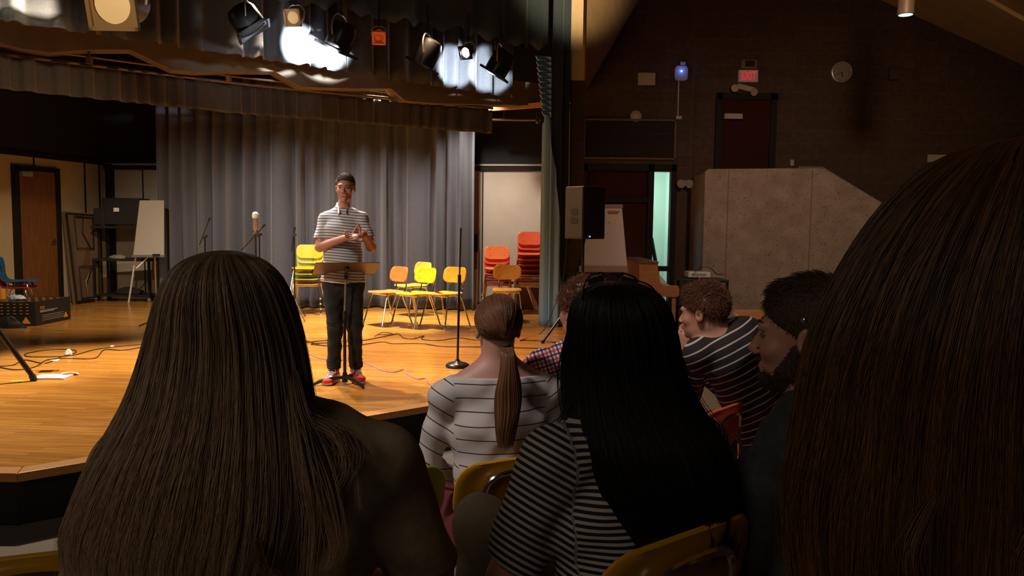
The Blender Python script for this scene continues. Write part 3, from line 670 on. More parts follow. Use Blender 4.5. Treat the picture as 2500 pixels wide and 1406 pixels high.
# ------------------------------------------------------------------ music stand
b = st(842, 938); ms = thing('music_stand', 'black sheet music stand with a wide tray in front of the standing man', 'music stand', b)
zt = .93
MB().cyl((0, 0, .05), (0, 0, .60), .0135).build('lower_tube', M['blackm'], ms, True)
MB().cyl((0, 0, .58), (.012, 0, zt), .0085).build('upper_tube', M['alu'], ms, True)
MB().cyl((0, 0, .55), (0, 0, .62), .018).build('collar', M['blackp'], ms, True)
MB().cyl((0, 0, .02), (0, 0, .10), .024, .019).build('hub', M['blackm'], ms, True)
for a in (195, 318, 60):
    d = Vector((math.cos(R(a)), math.sin(R(a)), 0))
    MB().tube([d * .015 + Vector((0, 0, .06)), d * .10 + Vector((0, 0, .058)), d * .2 + Vector((0, 0, .035)), d * .255 + Vector((0, 0, .008))], [.016, .018, .017, .010], 8, 4).build('leg', M['blackm'], ms, True)
T = Matrix.Rotation(R(20), 3, 'Z') @ Matrix.Rotation(R(158), 3, 'X'); tc_ = Vector((.015, -.01, zt + .045))
MB().box(tc_, (.52, .30, .006), M3=T).build('tray', mat('tray_brown_black', (.09, .06, .035), .4), ms, bevel=.002)
MB().box(tc_ + T @ Vector((0, -.15, -.02)), (.52, .006, .05), M3=T).build('tray_lip', M['blackm'], ms)
MB().tube([(.012, 0, zt - .04), (.015, -.01, zt + .015), (.045, -.07, zt + .055)], .014, 8, 3).build('tilt_bracket', M['blackm'], ms, True)
# ------------------------------------------------------------------ mic stands
b = st(1117, 896); t = thing('microphone_stand', 'black straight microphone stand with a round base right of the chairs', 'microphone stand', b)
MB().lathe([(.112, 0), (.115, .012), (.108, .028), (.085, .042), (.04, .052), (.022, .062), (.018, .075)], n=36).build('base', M['blackm'], t, True)
MB().cyl((0, 0, .06), (.012, 0, .86), .0115).build('lower_tube', M['blackm'], t, True)
MB().cyl((.012, 0, .84), (.022, 0, 1.32), .0075).build('upper_tube', M['blackm'], t, True)
MB().cyl((.0115, 0, .80), (.0125, 0, .88), .017).build('collar', M['blackp'], t, True)
def boom(px, pytop, Y, label, legs, boomv=None, yb=0, mic=None, legs_a=(80, 200, 320)):
    p = at(px, pytop, Y); t = thing('microphone_stand', label, 'microphone stand', (p.x, p.y, ST)); h = p.z - ST
    MB().cyl((0, 0, .28), (0, 0, h), .009).build('pole', M['blackm'], t, True)
    MB().cyl((0, 0, .26), (0, 0, .36), .02).build('hub', M['blackp'], t, True)
    for a in legs_a:
        d = Vector((math.cos(R(a)), math.sin(R(a)), 0)); MB().tube([(0, 0, .30), d * .34 + Vector((0, 0, .012))], .008, 8).build('leg', M['blackm'], t, True)
    MB().cyl((-.02, 0, h - .03), (.03, 0, h + .0), .018).build('clutch', M['blackp'], t, True)
    if boomv:
        q0, q1 = Vector((0, 0, h)) + Vector(boomv[0]), Vector((0, 0, h)) + Vector(boomv[1])
        MB().cyl(q0, q1, .0065).build('boom_arm', M['blackm'], t, True)
        MB().cyl(q1, q1 + (q1 - q0).normalized() * .05, .013).build('mic_clip', M['blackp'], t, True)
    return t, p
boom(500, 575, 10.2, 'tripod stand with tilted boom at the left of the curtain', 3, ((-.07, 0, -.12), (.055, 0, .19)))
boom(633, 572, 9.6, 'tripod stand with a long boom arm angled down to the left, behind the microphone', 3, ((-.22, 0, -.2), (.04, 0, .08)))
boom(718, 572, 10.9, 'tripod stand rising in front of the yellow chair stack', 3, ((-.04, 0, -.24), (.005, 0, .05)), legs_a=(-52, 80, 200))
boom(352, 760, 9.9, 'low tripod stand with a rubber foot mostly behind the long brown hair', 3, None, legs_a=(200, 320, 80)) if False else None
t, p = boom(624, 566, 7.7, 'tall stand holding the silver microphone above the long-haired woman', 3)
mt = thing('microphone', 'silver handheld-size microphone upright on its stand', 'microphone', (p.x, p.y, p.z))
MB().lathe([(.013, 0), (.018, .02), (.026, .03), (.027, .13), (.0285, .135)], n=20).build('microphone_body', mat('satin_mic_metal', (.32, .31, .30), .4, metal=.7), mt, True)
MB().lathe([(.0285, .133), (.032, .15), (.031, .175), (.02, .192), (.004, .196)], n=20).build('grille', nm('mic_mesh', (.5, .48, .46), (.75, .72, .7), .35, 300, .5), mt, True)
# leg of a stand at the left edge, papers under it
b = st(84, 930); e = at(-30, 770, b.y - .1); tl = thing('tripod_stand', 'large black tripod stand at the left frame edge, one leg on the papers', 'tripod stand', (e.x, e.y, ST))
MB().tube([b + Vector((0, 0, .02)), e], .021, 10).build('leg', M['blackm'], tl, True, world=True)
MB().cyl(b + Vector((0, 0, .0)), b + Vector((-.02, 0, .05)), .027).build('rubber_foot', M['blackp'], tl, True, world=True)
MB().cyl((e.x - .35, e.y, ST + .1), (e.x - .35, e.y, 2.0), .02).tube([e + Vector((.09, 0, -.13)), (e.x - .35, e.y, ST + .3)], .01).build('pole', M['blackm'], tl, True, world=True)
MB().tube([e, (e.x - .35, e.y, ST + 1.15)], .02, 8).tube([(e.x - .35, e.y, ST + 1.0), (e.x - .8, e.y + .3, ST + .02)], .02, 8).build('rear_leg', M['blackm'], tl, True, world=True)
def sheet(name, c, w, h, rz, tilt, label, m, th=.002, cat='paper', bend=.0):
    vs = []; n = 10
    for i in range(n + 1):
        for j in range(4):
            u, v = (i / n - .5) * w, (j / 3 - .5) * h; vs.append(Vector((u, v, bend * math.cos(PI * u / w) * (1 - (j / 3) * .6))))
    Mx = Matrix.Rotation(rz, 3, 'Z') @ Matrix.Rotation(tilt, 3, 'Y'); vs = [Vector(c) + Mx @ v for v in vs]
    o = mkobj(name, vs, [(i * 4 + j, (i + 1) * 4 + j, (i + 1) * 4 + j + 1, i * 4 + j + 1) for i in range(n) for j in range(3)], m)
    s_ = o.modifiers.new('solid', 'SOLIDIFY'); s_.thickness = th; return tag(o, label, cat)
c = st(128, 922); sheet('paper_pile', c + Vector((0, .0, .012)), .27, .19, R(6), 0, 'thick sheaf of white papers on the stage under the tripod leg', M['paper'], .018, bend=.006)
c = st(112, 908); sheet('paper', c + Vector((0, .05, .07)), .16, .12, R(20), R(-18), 'creased white sheet standing up on the sheaf of papers', M['paper'], bend=.03)
c = st(160, 915); sheet('plastic_wrap', c + Vector((.04, .0, .012)), .13, .1, R(30), R(5), 'crumpled clear plastic wrap right of the sheaf of papers', mat('pale_wrap', (.75, .65, .5), .25), bend=.02)
c = st(41, 931); sheet('yellow_card', c + Vector((0, 0, .004)), .095, .05, R(3), 0, 'small yellow card on the stage floor at the left', M['p_yellow'])
rs = random.Random(4)
def crumple(name, c, r, m, label, cat, fl=(1, 1, 1), seed=1):
    mb = MB().ball((0, 0, 0), r, 14); q = random.Random(seed)
    for v in mb.v:
        k = 1 + q.uniform(-.3, .25); v.x *= k * fl[0]; v.y *= k * fl[1]; v.z = abs(v.z * k * fl[2]) if v.z > 0 else v.z * .2
    o = mb.build(name, m, None, True, loc=c); s_ = o.modifiers.new('u', 'SUBSURF'); s_.levels = s_.render_levels = 1
    for p_ in o.data.polygons: p_.use_smooth = True
    return tag(o, label, cat)
crumple('crumpled_tissue', st(168, 866) + Vector((0, 0, .005)), .035, M['paper'], 'crumpled white tissue inside the cable loop on stage', 'tissue', (1, .8, 1.6), 3)
crumple('crumpled_tissue', st(274, 847) + Vector((0, 0, .003)), .02, M['paper'], 'tiny scrap of white tissue near the cable, left of the long-haired woman', 'tissue', (1.4, .8, .7), 5)
# ------------------------------------------------------------------ cables
def cable(pts, label, m=M['blackp'], r=.0045, name='cable'):
    P3 = [st(*p) + Vector((0, 0, r + .001)) for p in pts]; return tag(MB().tube(P3, r, 6, 6).build(name, m, None, True), label, 'cable')
cable([(0, 898), (40, 904), (85, 897), (115, 880), (160, 876), (230, 876), (255, 855), (300, 856), (345, 849), (400, 840)], 'black cable running behind the papers to the long-haired woman')
cable([(-20, 896), (30, 893), (60, 880), (110, 888), (150, 872), (185, 862), (175, 855), (120, 855), (65, 864), (70, 872), (130, 872), (180, 868), (240, 853), (330, 843), (400, 838)], 'looping black cable on the stage floor at the left')
cable([(740, 838), (800, 832), (870, 834), (940, 822), (972, 816), (985, 826), (1010, 828), (1035, 821), (1030, 829), (1070, 832), (1120, 826), (1160, 831), (1230, 834)], 'black cable with small kinks under the loose chairs')
cable([(740, 830), (790, 845), (830, 842), (800, 838), (760, 842), (850, 846), (930, 836), (960, 840), (1030, 840), (1080, 847), (1160, 848), (1300, 851), (1400, 853)], 'long black cable crossing the stage to the loudspeaker stand')
cable([(915, 822), (935, 812), (960, 817), (920, 818)], 'small cable loop left of the kinked cable', r=.0035)
cable([(735, 850), (760, 868), (800, 879), (860, 882), (905, 893), (930, 904), (960, 910), (985, 903), (992, 913), (1018, 926), (1040, 925), (1045, 936), (1065, 946), (1100, 941), (1112, 950), (1160, 958)], 'thin violet cable zigzagging in front of the standing man', M['purple'], .0035)
cable([(1270, 832), (1320, 833), (1350, 836), (1400, 838)], 'short black cable by the foot of the loudspeaker stand')
b = st(1350, 835); tag(MB().tube([at(1386, 560, 9.6), at(1375, 680, 9.6), at(1345, 770, 9.5), st(1320, 815) + Vector((0, 0, .01)), st(1270, 833) + Vector((0, 0, .01))], .005, 6, 6).build('cable', M['blackp'], None, True), 'black cable hanging in a slack curve from the loudspeaker', 'cable')
cable([(340, 797), (352, 792), (372, 786), (395, 780)], 'short black stand foot and lead poking out left of the brown hair', r=.008) if True else None
tag(MB().cyl(st(1290, 788), st(1290, 788) + Vector((0, 0, .004)), .09).build('floor_plate', M['alu'], None, True), 'small dull round floor plate near the blue-grey curtain', 'floor plate')
# ------------------------------------------------------------------ loudspeaker on stand
sy = 9.35; p0 = at(1424, 583, sy); sp = thing('loudspeaker', 'black two-way loudspeaker with grey side on a pole beside the leg curtain', 'loudspeaker', (p0.x, p0.y, p0.z), R(42))
hS = at(1424, 456, sy).z - p0.z
ol = [(-.16, -.2), (.16, -.2), (.16, .02), (.06, .2), (-.06, .2), (-.16, .02)]
ol = [(-.19, -.17), (.19, -.17), (.19, .12), (.10, .2), (-.10, .2), (-.19, .12)]
body = MB().prism([(x, y, 0) for x, y in ol], (0, 0, hS)).build('cabinet', M['blackp'], sp, bevel=.012)
hm = MB()
for z in (hS * .52, hS * .36):
    hm.prism([(-.198, y - .03, z + zz) for y, zz in rrect(.12, .075, .02)], (.006, 0, 0))
hm.build('handle_recess', M['black'], sp)
MB().box((-.193, -.02, hS / 2), (.004, .27, hS - .03)).build('side_panel', M['steelbox'], sp)
MB().box((0, -.172, hS / 2), (.35, .006, hS - .05)).build('grille', M['black'], sp, bevel=.01)
MB().ball((-.08, -.178, .03), .007).build('power_light', M['screen_blue'], sp)
ss = thing('loudspeaker_stand', 'black tripod stand holding the loudspeaker at the stage edge', 'loudspeaker stand', (p0.x, p0.y, ST))
MB().cyl((0, 0, .15), (0, 0, .75), .019).build('lower_pole', M['blackm'], ss, True); MB().cyl((0, 0, .7), (0, 0, p0.z - ST), .0165).build('upper_pole', M['blackm'], ss, True)
MB().cyl((0, 0, .70), (0, 0, .79), .028).cyl((0, 0, .745), (-.07, 0, .745), .012).build('collar', M['blackp'], ss, True)
ft = st(1325, 838) - Vector((p0.x, p0.y, ST))
for d in (ft, Matrix.Rotation(R(120), 3, 'Z') @ ft, Matrix.Rotation(R(240), 3, 'Z') @ ft):
    l = MB().tube([(0, 0, .62), (d.x, d.y, .02)], .016, 8).build('leg', M['blackm'], ss, True); MB().ball((d.x, d.y, .018), .024).build('rubber_foot', M['blackp'], l, True)
    MB().tube([(0, 0, .22), (d.x * .55, d.y * .55, .29)], .009, 6).build('brace', M['blackm'], ss, True)
# ------------------------------------------------------------------ flip chart
fy = 10.9; fc = thing('flip_chart', 'paper flip chart on an easel behind the loudspeaker', 'flip chart', (at(1475, 700, fy).x, fy, ST if False else 0))
pa = [at(1445, 502, fy + .2), at(1518, 502, fy + .2), at(1531, 650, fy), at(1418, 650, fy)]
MB().prism(pa, (0, .02, 0)).build('paper_pad', M['paper'], fc, world=True)
MB().prism([at(1414, 649, fy - .02), at(1532, 649, fy - .02), at(1532, 664, fy - .02), at(1414, 664, fy - .02)], (0, .06, 0)).build('pen_tray', M['cream_p'], fc, world=True)
MB().prism([at(1443, 499, fy + .17), at(1520, 499, fy + .17), at(1521, 507, fy + .17), at(1443, 507, fy + .17)], (0, .03, 0)).build('clamp', M['grey'], fc, world=True)
mk = MB(); 
for (x0, y0, x1, y1) in ((1483, 515, 1512, 517), (1484, 520, 1508, 521)): mk.prism([at(x0, y0, fy + .17), at(x1, y0, fy + .17), at(x1, y1 + 2, fy + .17), at(x0, y1 + 2, fy + .17)], (0, -.004, 0))
mk.tube([at(1484, 541, fy + .14), at(1487, 545, fy + .14), at(1489, 540, fy + .14), at(1492, 546, fy + .14)], .004, 5); mk.build('red_marker_writing', M['redprint'], fc, world=True)
for x0, x1 in ((1420, 1412), (1528, 1536)): MB().tube([at(x0, 655, fy + .1), (at(x1, 700, fy + .1).x, fy - .15, .0)], .014, 8).build('leg', M['alu'], fc, True, world=True)
MB().tube([at(1475, 520, fy + .22), (at(1475, 700, fy).x, fy + .75, 0)], .014, 8).build('rear_leg', M['alu'], fc, True, world=True)
# ------------------------------------------------------------------ piano
py = 10.6; b = at(1600, 700, py); pn = thing('upright_piano', 'honey-coloured upright piano seen from its side near the tall lit window', 'piano', (b.x, py, 0))
def X(px): return at(px, 690, py).x
zt_, zk, zkb = at(1580, 642, py).z, at(1630, 697, py).z, at(1630, 725, py).z
prf = [(X(1560), 0), (X(1560), zt_), (X(1603), zt_), (X(1612), zk + .04), (X(1616), zk), (X(1656), zk), (X(1659), zk - .04), (X(1659), zkb + .02), (X(1654), zkb), (X(1616), zkb), (X(1616), 0)]
for yy in (py, py + 1.42): MB().prism([(x, yy, z) for x, z in prf], (0, .035, 0)).build('side_panel', M['piano'], pn, world=True, bevel=.004)
MB().prism([(X(1562), py + .035, .05), (X(1562), py + .035, zt_ - .01), (X(1600), py + .035, zt_ - .01), (X(1606), py + .035, zk + .04), (X(1612), py + .035, .05)], (0, 1.385, 0)).build('case', M['piano'], pn, world=True)
MB().box(((X(1557) + X(1606)) / 2, py + .72, zt_ + .01), (X(1606) - X(1557), 1.5, .025)).build('lid', M['wallbrown'], pn, world=True, bevel=.004)
MB().box(((X(1612) + X(1657)) / 2, py + .73, (zk + zkb) / 2 - .02), (X(1657) - X(1612), 1.385, zk - zkb - .06)).build('keybed', M['piano'], pn, world=True)
ky = MB()
for k in range(52): ky.box(((X(1618) + X(1654)) / 2, py + .08 + k * .025, zk - .04), (X(1654) - X(1618), .023, .02))
ky.build('keyboard', M['paper'], pn, world=True)
for yy in (py + .06, py + 1.38): MB().box((X(1648), yy, zkb / 2), (.055, .055, zkb)).build('leg', M['piano'], pn, world=True, bevel=.004)
MB().prism([(X(1614), py + .3, zk + .03), (X(1638), py + .3, zk + .0), (X(1638), py + .3, zk + .02), (X(1614), py + .3, zk + .16)], (0, .3, 0)).build('music_book', M['paper'], None) and None
tag(bpy.data.objects['music_book'], 'pale open sheet music book on the piano keys cover', 'book')
# ------------------------------------------------------------------ AV cart and projector (hall)
cy = 10.6; c0_, c1_ = at(1670, 682, cy), at(1780, 682, cy); wdt = c1_.x - c0_.x
def cart(cx, cyy, zt, w_, d_, label, z0=0, shelves=(.12, .55), name='utility_cart', wheels=True):
    t = thing(name, label, 'cart', (cx, cyy, z0)); h = zt - z0
    MB().box((0, 0, h - .02), (w_, d_, .04)).build('top_shelf', M['blackp'], t, bevel=.006)
    for s_ in shelves: MB().box((0, 0, s_), (w_ - .02, d_ - .02, .03)).build('shelf', M['blackp'], t, bevel=.004)
    for x in (-1, 1):
        for y in (-1, 1):
            MB().box((x * (w_ / 2 - .02), y * (d_ / 2 - .02), h / 2 + .03), (.035, .035, h - .1)).build('post', M['blackm'], t)
            MB().cyl((x * (w_ / 2 - .03) - .012, y * (d_ / 2 - .03), .035), (x * (w_ / 2 - .03) + .012, y * (d_ / 2 - .03), .035), .034, n=16).build('wheel', M['grey'], t, True)
    return t
cart((c0_.x + c1_.x) / 2, cy + .25, c0_.z, wdt, .5, 'black cart carrying the white projector before the concrete stair wall')
pj0, pj1 = at(1680, 671, cy + .1), at(1735, 671, cy + .1); pz = at(1700, 655, cy + .1).z
pj = thing('projector', 'white data projector on top of the black cart', 'projector', ((pj0.x + pj1.x) / 2, cy + .22, c0_.z))
MB().box((0, 0, .06), (pj1.x - pj0.x, .26, .08)).build('housing', M['white'], pj, bevel=.012)
MB().box((0, -.131, .06), (.18, .004, .035)).build('port_panel', M['grey'], pj); MB().cyl((.1, .12, .06), (.1, .16, .06), .03).build('lens', M['blackp'], pj, True)
for x in (-.1, .1): MB().cyl((x, -.08, 0), (x, -.08, .025), .012).build('foot', M['blackp'], pj)
tag(MB().tube([at(1708, 668, cy + .05), at(1707, 676, cy - .03), at(1710, 700, cy - .03), at(1708, 760, cy - .02), at(1712, 800, cy)], .004, 6, 4).build('cable', M['white'], None, True), 'white cable dropping from the projector down the cart', 'cable')
tag(MB().tube([at(1695, 662, cy + .0), at(1715, 652, cy + .05), at(1735, 655, cy + .05), at(1750, 669, cy + .1), at(1765, 670, cy + .2)], .006, 6, 4).build('cable', M['blackp'], None, True), 'black cable lying over the projector', 'cable')
q = at(1820, 775, 8.2); wp = MB(); pp = [at(1800, 758, 8.6), at(1858, 760, 8.6), at(1858, 815, 8.0), at(1845, 808, 8.0)]
dk = thing('wooden_desk', 'light wooden desk top corner showing between the two seated men', 'desk', (q.x + .4, 8.4, 0))
zz = atz(1800, 758, .74)
dk.location = (0, 0, 0); e4 = [Vector((2.50, 8.8, 0)), Vector((4.0, 8.8, 0)), Vector((3.72, 7.16, 0)), Vector((2.22, 7.16, 0))]; o4 = (e4[0] + e4[2]) / 2; dk.location = o4
MB().prism([(p.x - o4.x, p.y - o4.y, .72) for p in e4], (0, 0, .02)).build('desk_top', M['piano'], dk)
MB().prism([((p.x - o4.x) * 1.006, (p.y - o4.y) * 1.006, .69) for p in e4], (0, 0, .029)).build('pale_edge', M['cream_p'], dk)
for p in e4: MB().cyl(((p.x - o4.x) * .9, (p.y - o4.y) * .9, 0), ((p.x - o4.x) * .9, (p.y - o4.y) * .9, .69), .02).build('leg', M['alu'], dk, True)
# ------------------------------------------------------------------ wall fittings
def onw(px, py): return at(px, py, BWY)
def wbox(name, x0, y0, x1, y1, th, m, label, cat):
    a, b = onw(x0, y1), onw(x1, y0); o = MB().box(((a.x + b.x) / 2, BWY - th / 2 - .002, (a.z + b.z) / 2), (b.x - a.x, th, b.z - a.z)).build(name, m, None, bevel=.006); return tag(o, label, cat)
wbox('wall_notice', 1557, 178, 1600, 208, .02, M['cream_p'], 'small cream notice plate high on the far wall above the grille', 'notice')
wbox('junction_box', 1649, 283, 1664, 292, .03, M['cream_p'], 'small cream junction box below the violet-lit unit', 'junction box')
wbox('light_switch', 1928, 390, 1938, 405, .02, M['cream_p'], 'small switch plate above the concrete parapet right of the upper door', 'switch')
wbox('wall_sign', 2263, 378, 2320, 396, .02, M['cream_p'], 'pale rectangular sign on the far wall beside the big golden-brown head', 'sign')
wbox('wall_speaker', 2166, 166, 2196, 196, .08, M['block'], 'dark square speaker on the far wall right of the clock', 'speaker')
p = onw(1552, 284); tag(MB().lathe([(.09, 0), (.09, .03), (.06, .05), (.01, .055)], (p.x, BWY, p.z), (0, -1, 0)).build('smoke_detector', M['cream_p'], None, True), 'round cream detector on the far wall just above the grille', 'detector')
a, b = onw(1425, 386), onw(1648, 295)
gv = thing('wall_grille', 'wide dark louvred air grille above the lower hall door', 'grille', ((a.x + b.x) / 2, BWY, a.z))
W_, H_ = b.x - a.x, b.z - a.z; g = MB()
for z in (0, H_): g.box((0, -.03, z), (W_, .05, .03))
for x in (-W_ / 2, W_ / 2): g.box((x, -.03, H_ / 2), (.03, .05, H_))
g.build('frame', M['header'], gv); l = MB(); nl = 26
MB().box((0, -.004, H_ / 2), (W_ - .03, .006, H_ - .03)).build('backing', M['black'], gv)
for k in range(nl): l.box((0, -.02, .02 + (H_ - .04) * (k + .5) / nl), (W_ - .03, .018, .006))
l.build('louvres', M['block'], gv)
p = onw(1662, 180); wu = thing('wifi_unit', 'pale rounded wall unit glowing with a small blue light', 'wall unit', (p.x, BWY, p.z))
MB().prism([(x, -.002, z) for x, z in rrect(.215, .24, .06)], (0, -.05, 0)).build('housing', M['navycase'], wu, bevel=.01)
MB().ball((0, -.055, .03), .014).build('status_light', M['screen_blue'], wu); MB().box((.02, -.03, .15), (.08, .04, .05)).build('cap', M['navycase'], wu)
light('POINT', 'status_glow', (p.x, BWY - .12, p.z + .04), (0, 0, 0), .35, (.15, .3, 1), .02)
a, b = onw(1656, 199), onw(1655, 283); tag(MB().box(((a.x + b.x) / 2, BWY - .01, (a.z + b.z) / 2), (.018, .016, a.z - b.z)).build('conduit', M['cream_p']), 'thin cream conduit under the blue-lit wall unit', 'conduit')
a, b = onw(1697, 187), onw(1694, 430); c__ = onw(1800, 188); tag(MB().box(((a.x + b.x) / 2, BWY - .01, (a.z + b.z) / 2), (.012, .016, a.z - b.z)).box(((a.x + c__.x) / 2, BWY - .01, a.z), (c__.x - a.x, .016, .012)).build('conduit', M['block']), 'brown painted conduit from the exit sign down to the flood lamp', 'conduit')
a, b = onw(1801, 201), onw(1848, 173); ex = thing('exit_sign', 'red lit EXIT sign over the upper door', 'exit sign', ((a.x + b.x) / 2, BWY, a.z))
eh, ew = b.z - a.z, b.x - a.x
MB().box((0, -.04, eh / 2), (ew, .07, eh)).build('housing', M['exitface'], ex, bevel=.006)
text('EXIT', eh * 1.02, M['exitred'], ex, (ex.location.x, BWY - .078, a.z + eh * .16), (1, 0, 0), (0, 0, 1), .002, align='CENTER', bold=.001, sx=.62)
a, b = onw(1805, 170), onw(1845, 149); eb = thing('battery_box', 'dark box with amber corners on top of the exit sign', 'battery box', ((a.x + b.x) / 2, BWY, a.z))
MB().box((0, -.05, (b.z - a.z) / 2), (b.x - a.x, .09, b.z - a.z)).build('housing', mat('amber_box', (.16, .11, .03), .4), eb, bevel=.006); MB().box((.01, -.097, .075), (.15, .006, .09)).build('cover', M['black'], eb)
p = onw(1812, 217); el = thing('emergency_light', 'tilted twin-head emergency light between exit sign and upper door', 'emergency light', (p.x, BWY, p.z))
T = Matrix.Rotation(R(14), 3, 'Y'); MB().box((.03, -.06, 0), (.27, .09, .08), M3=T).build('housing', M['cream_p'], el, bevel=.01)
for x, z in ((-.14, -.0), (.15, -.06)): MB().lathe([(.03, -.05), (.055, 0), (.058, .03)], (x, -.1, z), (-.3 if x < 0 else .3, -1, -.4), 18).build('lamp_head', M['cream_p'], el, True)
p = onw(2053, 177); ck = thing('wall_clock', 'round school clock reading about twenty to six on the far wall', 'clock', (p.x, BWY, p.z))
rr_ = .165
MB().lathe([(rr_, 0), (rr_, .05), (rr_ - .012, .055), (rr_ - .014, .04)], (0, 0, 0), (0, -1, 0), 40).build('rim', M['alu'], ck, True)
MB().lathe([(rr_ - .012, 0), (rr_ - .012, .038), (.001, .039)], (0, 0, 0), (0, -1, 0), 40).build('dial', mat('clock_dial', (.22, .19, .12), .5), ck)
tk = MB()
for k in range(12):
    a = k * PI / 6; tk.box((math.sin(a) * .13, -.041, math.cos(a) * .13), (.006, .003, .018), M3=Matrix.Rotation(a, 3, 'Y'))
tk.build('hour_marks', M['black'], ck)
for nm_, a, L_ , w_ in (('hour_hand', R(172), .075, .012), ('minute_hand', R(243), .12, .008)): MB().box((math.sin(a) * L_ / 2, -.045, math.cos(a) * L_ / 2), (w_, .003, L_), M3=Matrix.Rotation(a, 3, 'Y')).build(nm_, M['black'], ck)
p = at(1694, 440, CY + .3); fl = thing('flood_lamp', 'twin flood lamp on the wall at the left end of the concrete parapet', 'flood lamp', (p.x, BWY, p.z))
MB().cyl((0, 0, 0), (0, -.1, 0), .03).build('bracket', M['grey'], fl, True)
for x in (-.06, .07): MB().lathe([(.02, 0), (.045, .03), (.065, .09), (.068, .1)], (x, -.1, 0), (-.5, -1, -.4), 16).build('lamp_head', M['grey'], fl, True)
# ceiling downlight
p = at(2211, 36, 8.2); dl = thing('ceiling_downlight', 'tan cylinder downlight hanging from the sloped ceiling at upper right', 'ceiling light', (p.x, p.y, p.z))
MB().lathe([(.076, 0), (.08, .004), (.08, .9), (.02, .91)], n=28).build('housing', mat('tan_cylinder', (.13, .085, .045), .5), dl, True)
MB().lathe([(.068, -.003), (.001, -.004)], n=28).build('lens', M['lamp_end'], dl)
light('SPOT', 'downlight_lamp', (p.x, p.y, p.z - .03), (p.x, p.y + .4, 0), 12, (.9, 1, .95), .05, 80, .8)
# outside rail seen through the sidelight
tag(MB().tube([at(1580, 575, 13.1), at(1590, 582, 13.1), at(1604, 660, 13.1), at(1612, 740, 13.1)], .035, 6).build('stair_rail', mat('teal_rail', (.02, .09, .085), .5), None), 'dark slanting rail seen through the tall narrow window', 'rail')
# ------------------------------------------------------------------ stage back-left clutter
def sm_chair(loc, rz, m, label, group=None):
    c = thing('child_chair', label, 'chair', loc, rz, group)
    n = 9; vs = []; prof = [(.17, .30), (.12, .315), (0, .305), (-.12, .305), (-.165, .33), (-.19, .40), (-.215, .5), (-.235, .60)]
    W = [.17, .18, .18, .17, .15, .15, .165, .13]
    for (y, z), w_ in zip(prof, W):
        for j in range(n):
            u = j / (n - 1) * 2 - 1; vs.append(Vector((u * w_, y + .03 * u * u * (1 if z > .4 else 0), z + .02 * u * u)))
    fs = [(i * n + j, i * n + j + 1, (i + 1) * n + j + 1, (i + 1) * n + j) for i in range(7) for j in range(n - 1) if not (i == 5 and j in (2, 5))]
    o = mkobj('seat_shell', vs, fs, m, c, True); s_ = o.modifiers.new('s', 'SOLIDIFY'); s_.thickness = .012; s2 = o.modifiers.new('u', 'SUBSURF'); s2.levels = s2.render_levels = 2
    for sx in (-1, 1):
        for y0, y1 in ((.1, .17), (-.1, -.2)): MB().tube([(sx * .10, y0, .295), (sx * .15, y0, .28), (sx * .18, y1, .01)], .01, 8, 3).build('leg', M['chrome'], c, True)
    c.scale = (1.2, 1.2, 1.2); return c
kb = at(46, 728, 11.1); kb.z = ST
sm_chair(kb, R(-70), M['p_kidred'], 'small red child chair under the blue one at the left wall', 'child chairs at the left')
sm_chair(kb + Vector((.02, .01, .085)), R(-70), M['p_blue'], 'small blue child chair stacked on a red one at the left', 'child chairs at the left')
# product carton
b0, b1, b2 = st(89, 796), st(173, 779), st(-60, 790)
bz = at(89, 737, b0.y).z - ST
bx = thing('mixer_carton', 'black printed equipment carton on the stage at the far left', 'box', (b0.x, b0.y, ST))
dd = (b1 - b0); ll = Vector((-1.3, -.18, 0)).normalized(); back = dd
top = .0
cf = [b0, b1, b1 + ll * 1.0 , b0 + ll * 1.0]
MB().prism([(p.x, p.y, ST) for p in cf], (0, 0, bz)).build('carton', M['blackp'], bx, world=True, bevel=.004)
nrm_ = Vector((dd.y, -dd.x, 0)).normalized(); ddn = dd.normalized(); Ld = dd.length
text('X32', .055, M['orangeprint'], bx, b0 + ddn * Ld * .10 + nrm_ * .006 + Vector((0, 0, bz * .66)), ddn, (0, 0, 1), .001)
pr = MB()
for z, a, b in ((.60, .1, .6), (.55, .1, .5)): p = b0 + ddn * Ld * (a + b) / 2 + nrm_ * .005; pr.box((p.x, p.y, ST + bz * z), (Ld * (b - a), .003, .008), math.atan2(ddn.y, ddn.x))
for k in range(4): p = b0 + ddn * Ld * .47 + nrm_ * .005; pr.box((p.x, p.y, ST + bz * (.40 - k * .07)), (Ld * .62, .002, .004), math.atan2(ddn.y, ddn.x))
pr.build('printed_lines', M['whiteprint'], bx, world=True)
tp = MB()
p = b0 + ddn * Ld * .84 + nrm_ * .004; tp.prism([p + Vector((0, 0, bz * .15)) - ddn * .05, p + Vector((0, 0, bz * .15)) + ddn * .05, p + Vector((0, 0, bz * .38))], nrm_ * .003)
lf_ = Vector((ll.y, -ll.x, 0)) * -1; lf_ = lf_ if lf_.y < 0 else -lf_
p = b0 + ll * .12 + lf_ * .004; tp.prism([p + Vector((0, 0, bz * .1)) - ll * .055, p + Vector((0, 0, bz * .1)) + ll * .055, p + Vector((0, 0, bz * .38))], lf_ * .003)
for r_ in range(4):
    for k in range(9):
        p = b0 + ll * (.10 + k * .075) + lf_ * .004; tp.box((p.x, p.y, ST + bz * (.9 - r_ * .13)), (.03, .003, .008), math.atan2(ll.y, ll.x))
        q_ = b0 + ll * (.05 + k * .09) + dd * (.15 + r_ * .2); tp.box((q_.x, q_.y, ST + bz + .001), (.04, .012, .003), math.atan2(ll.y, ll.x))
tp.build('orange_print', M['orangeprint'], bx, world=True)
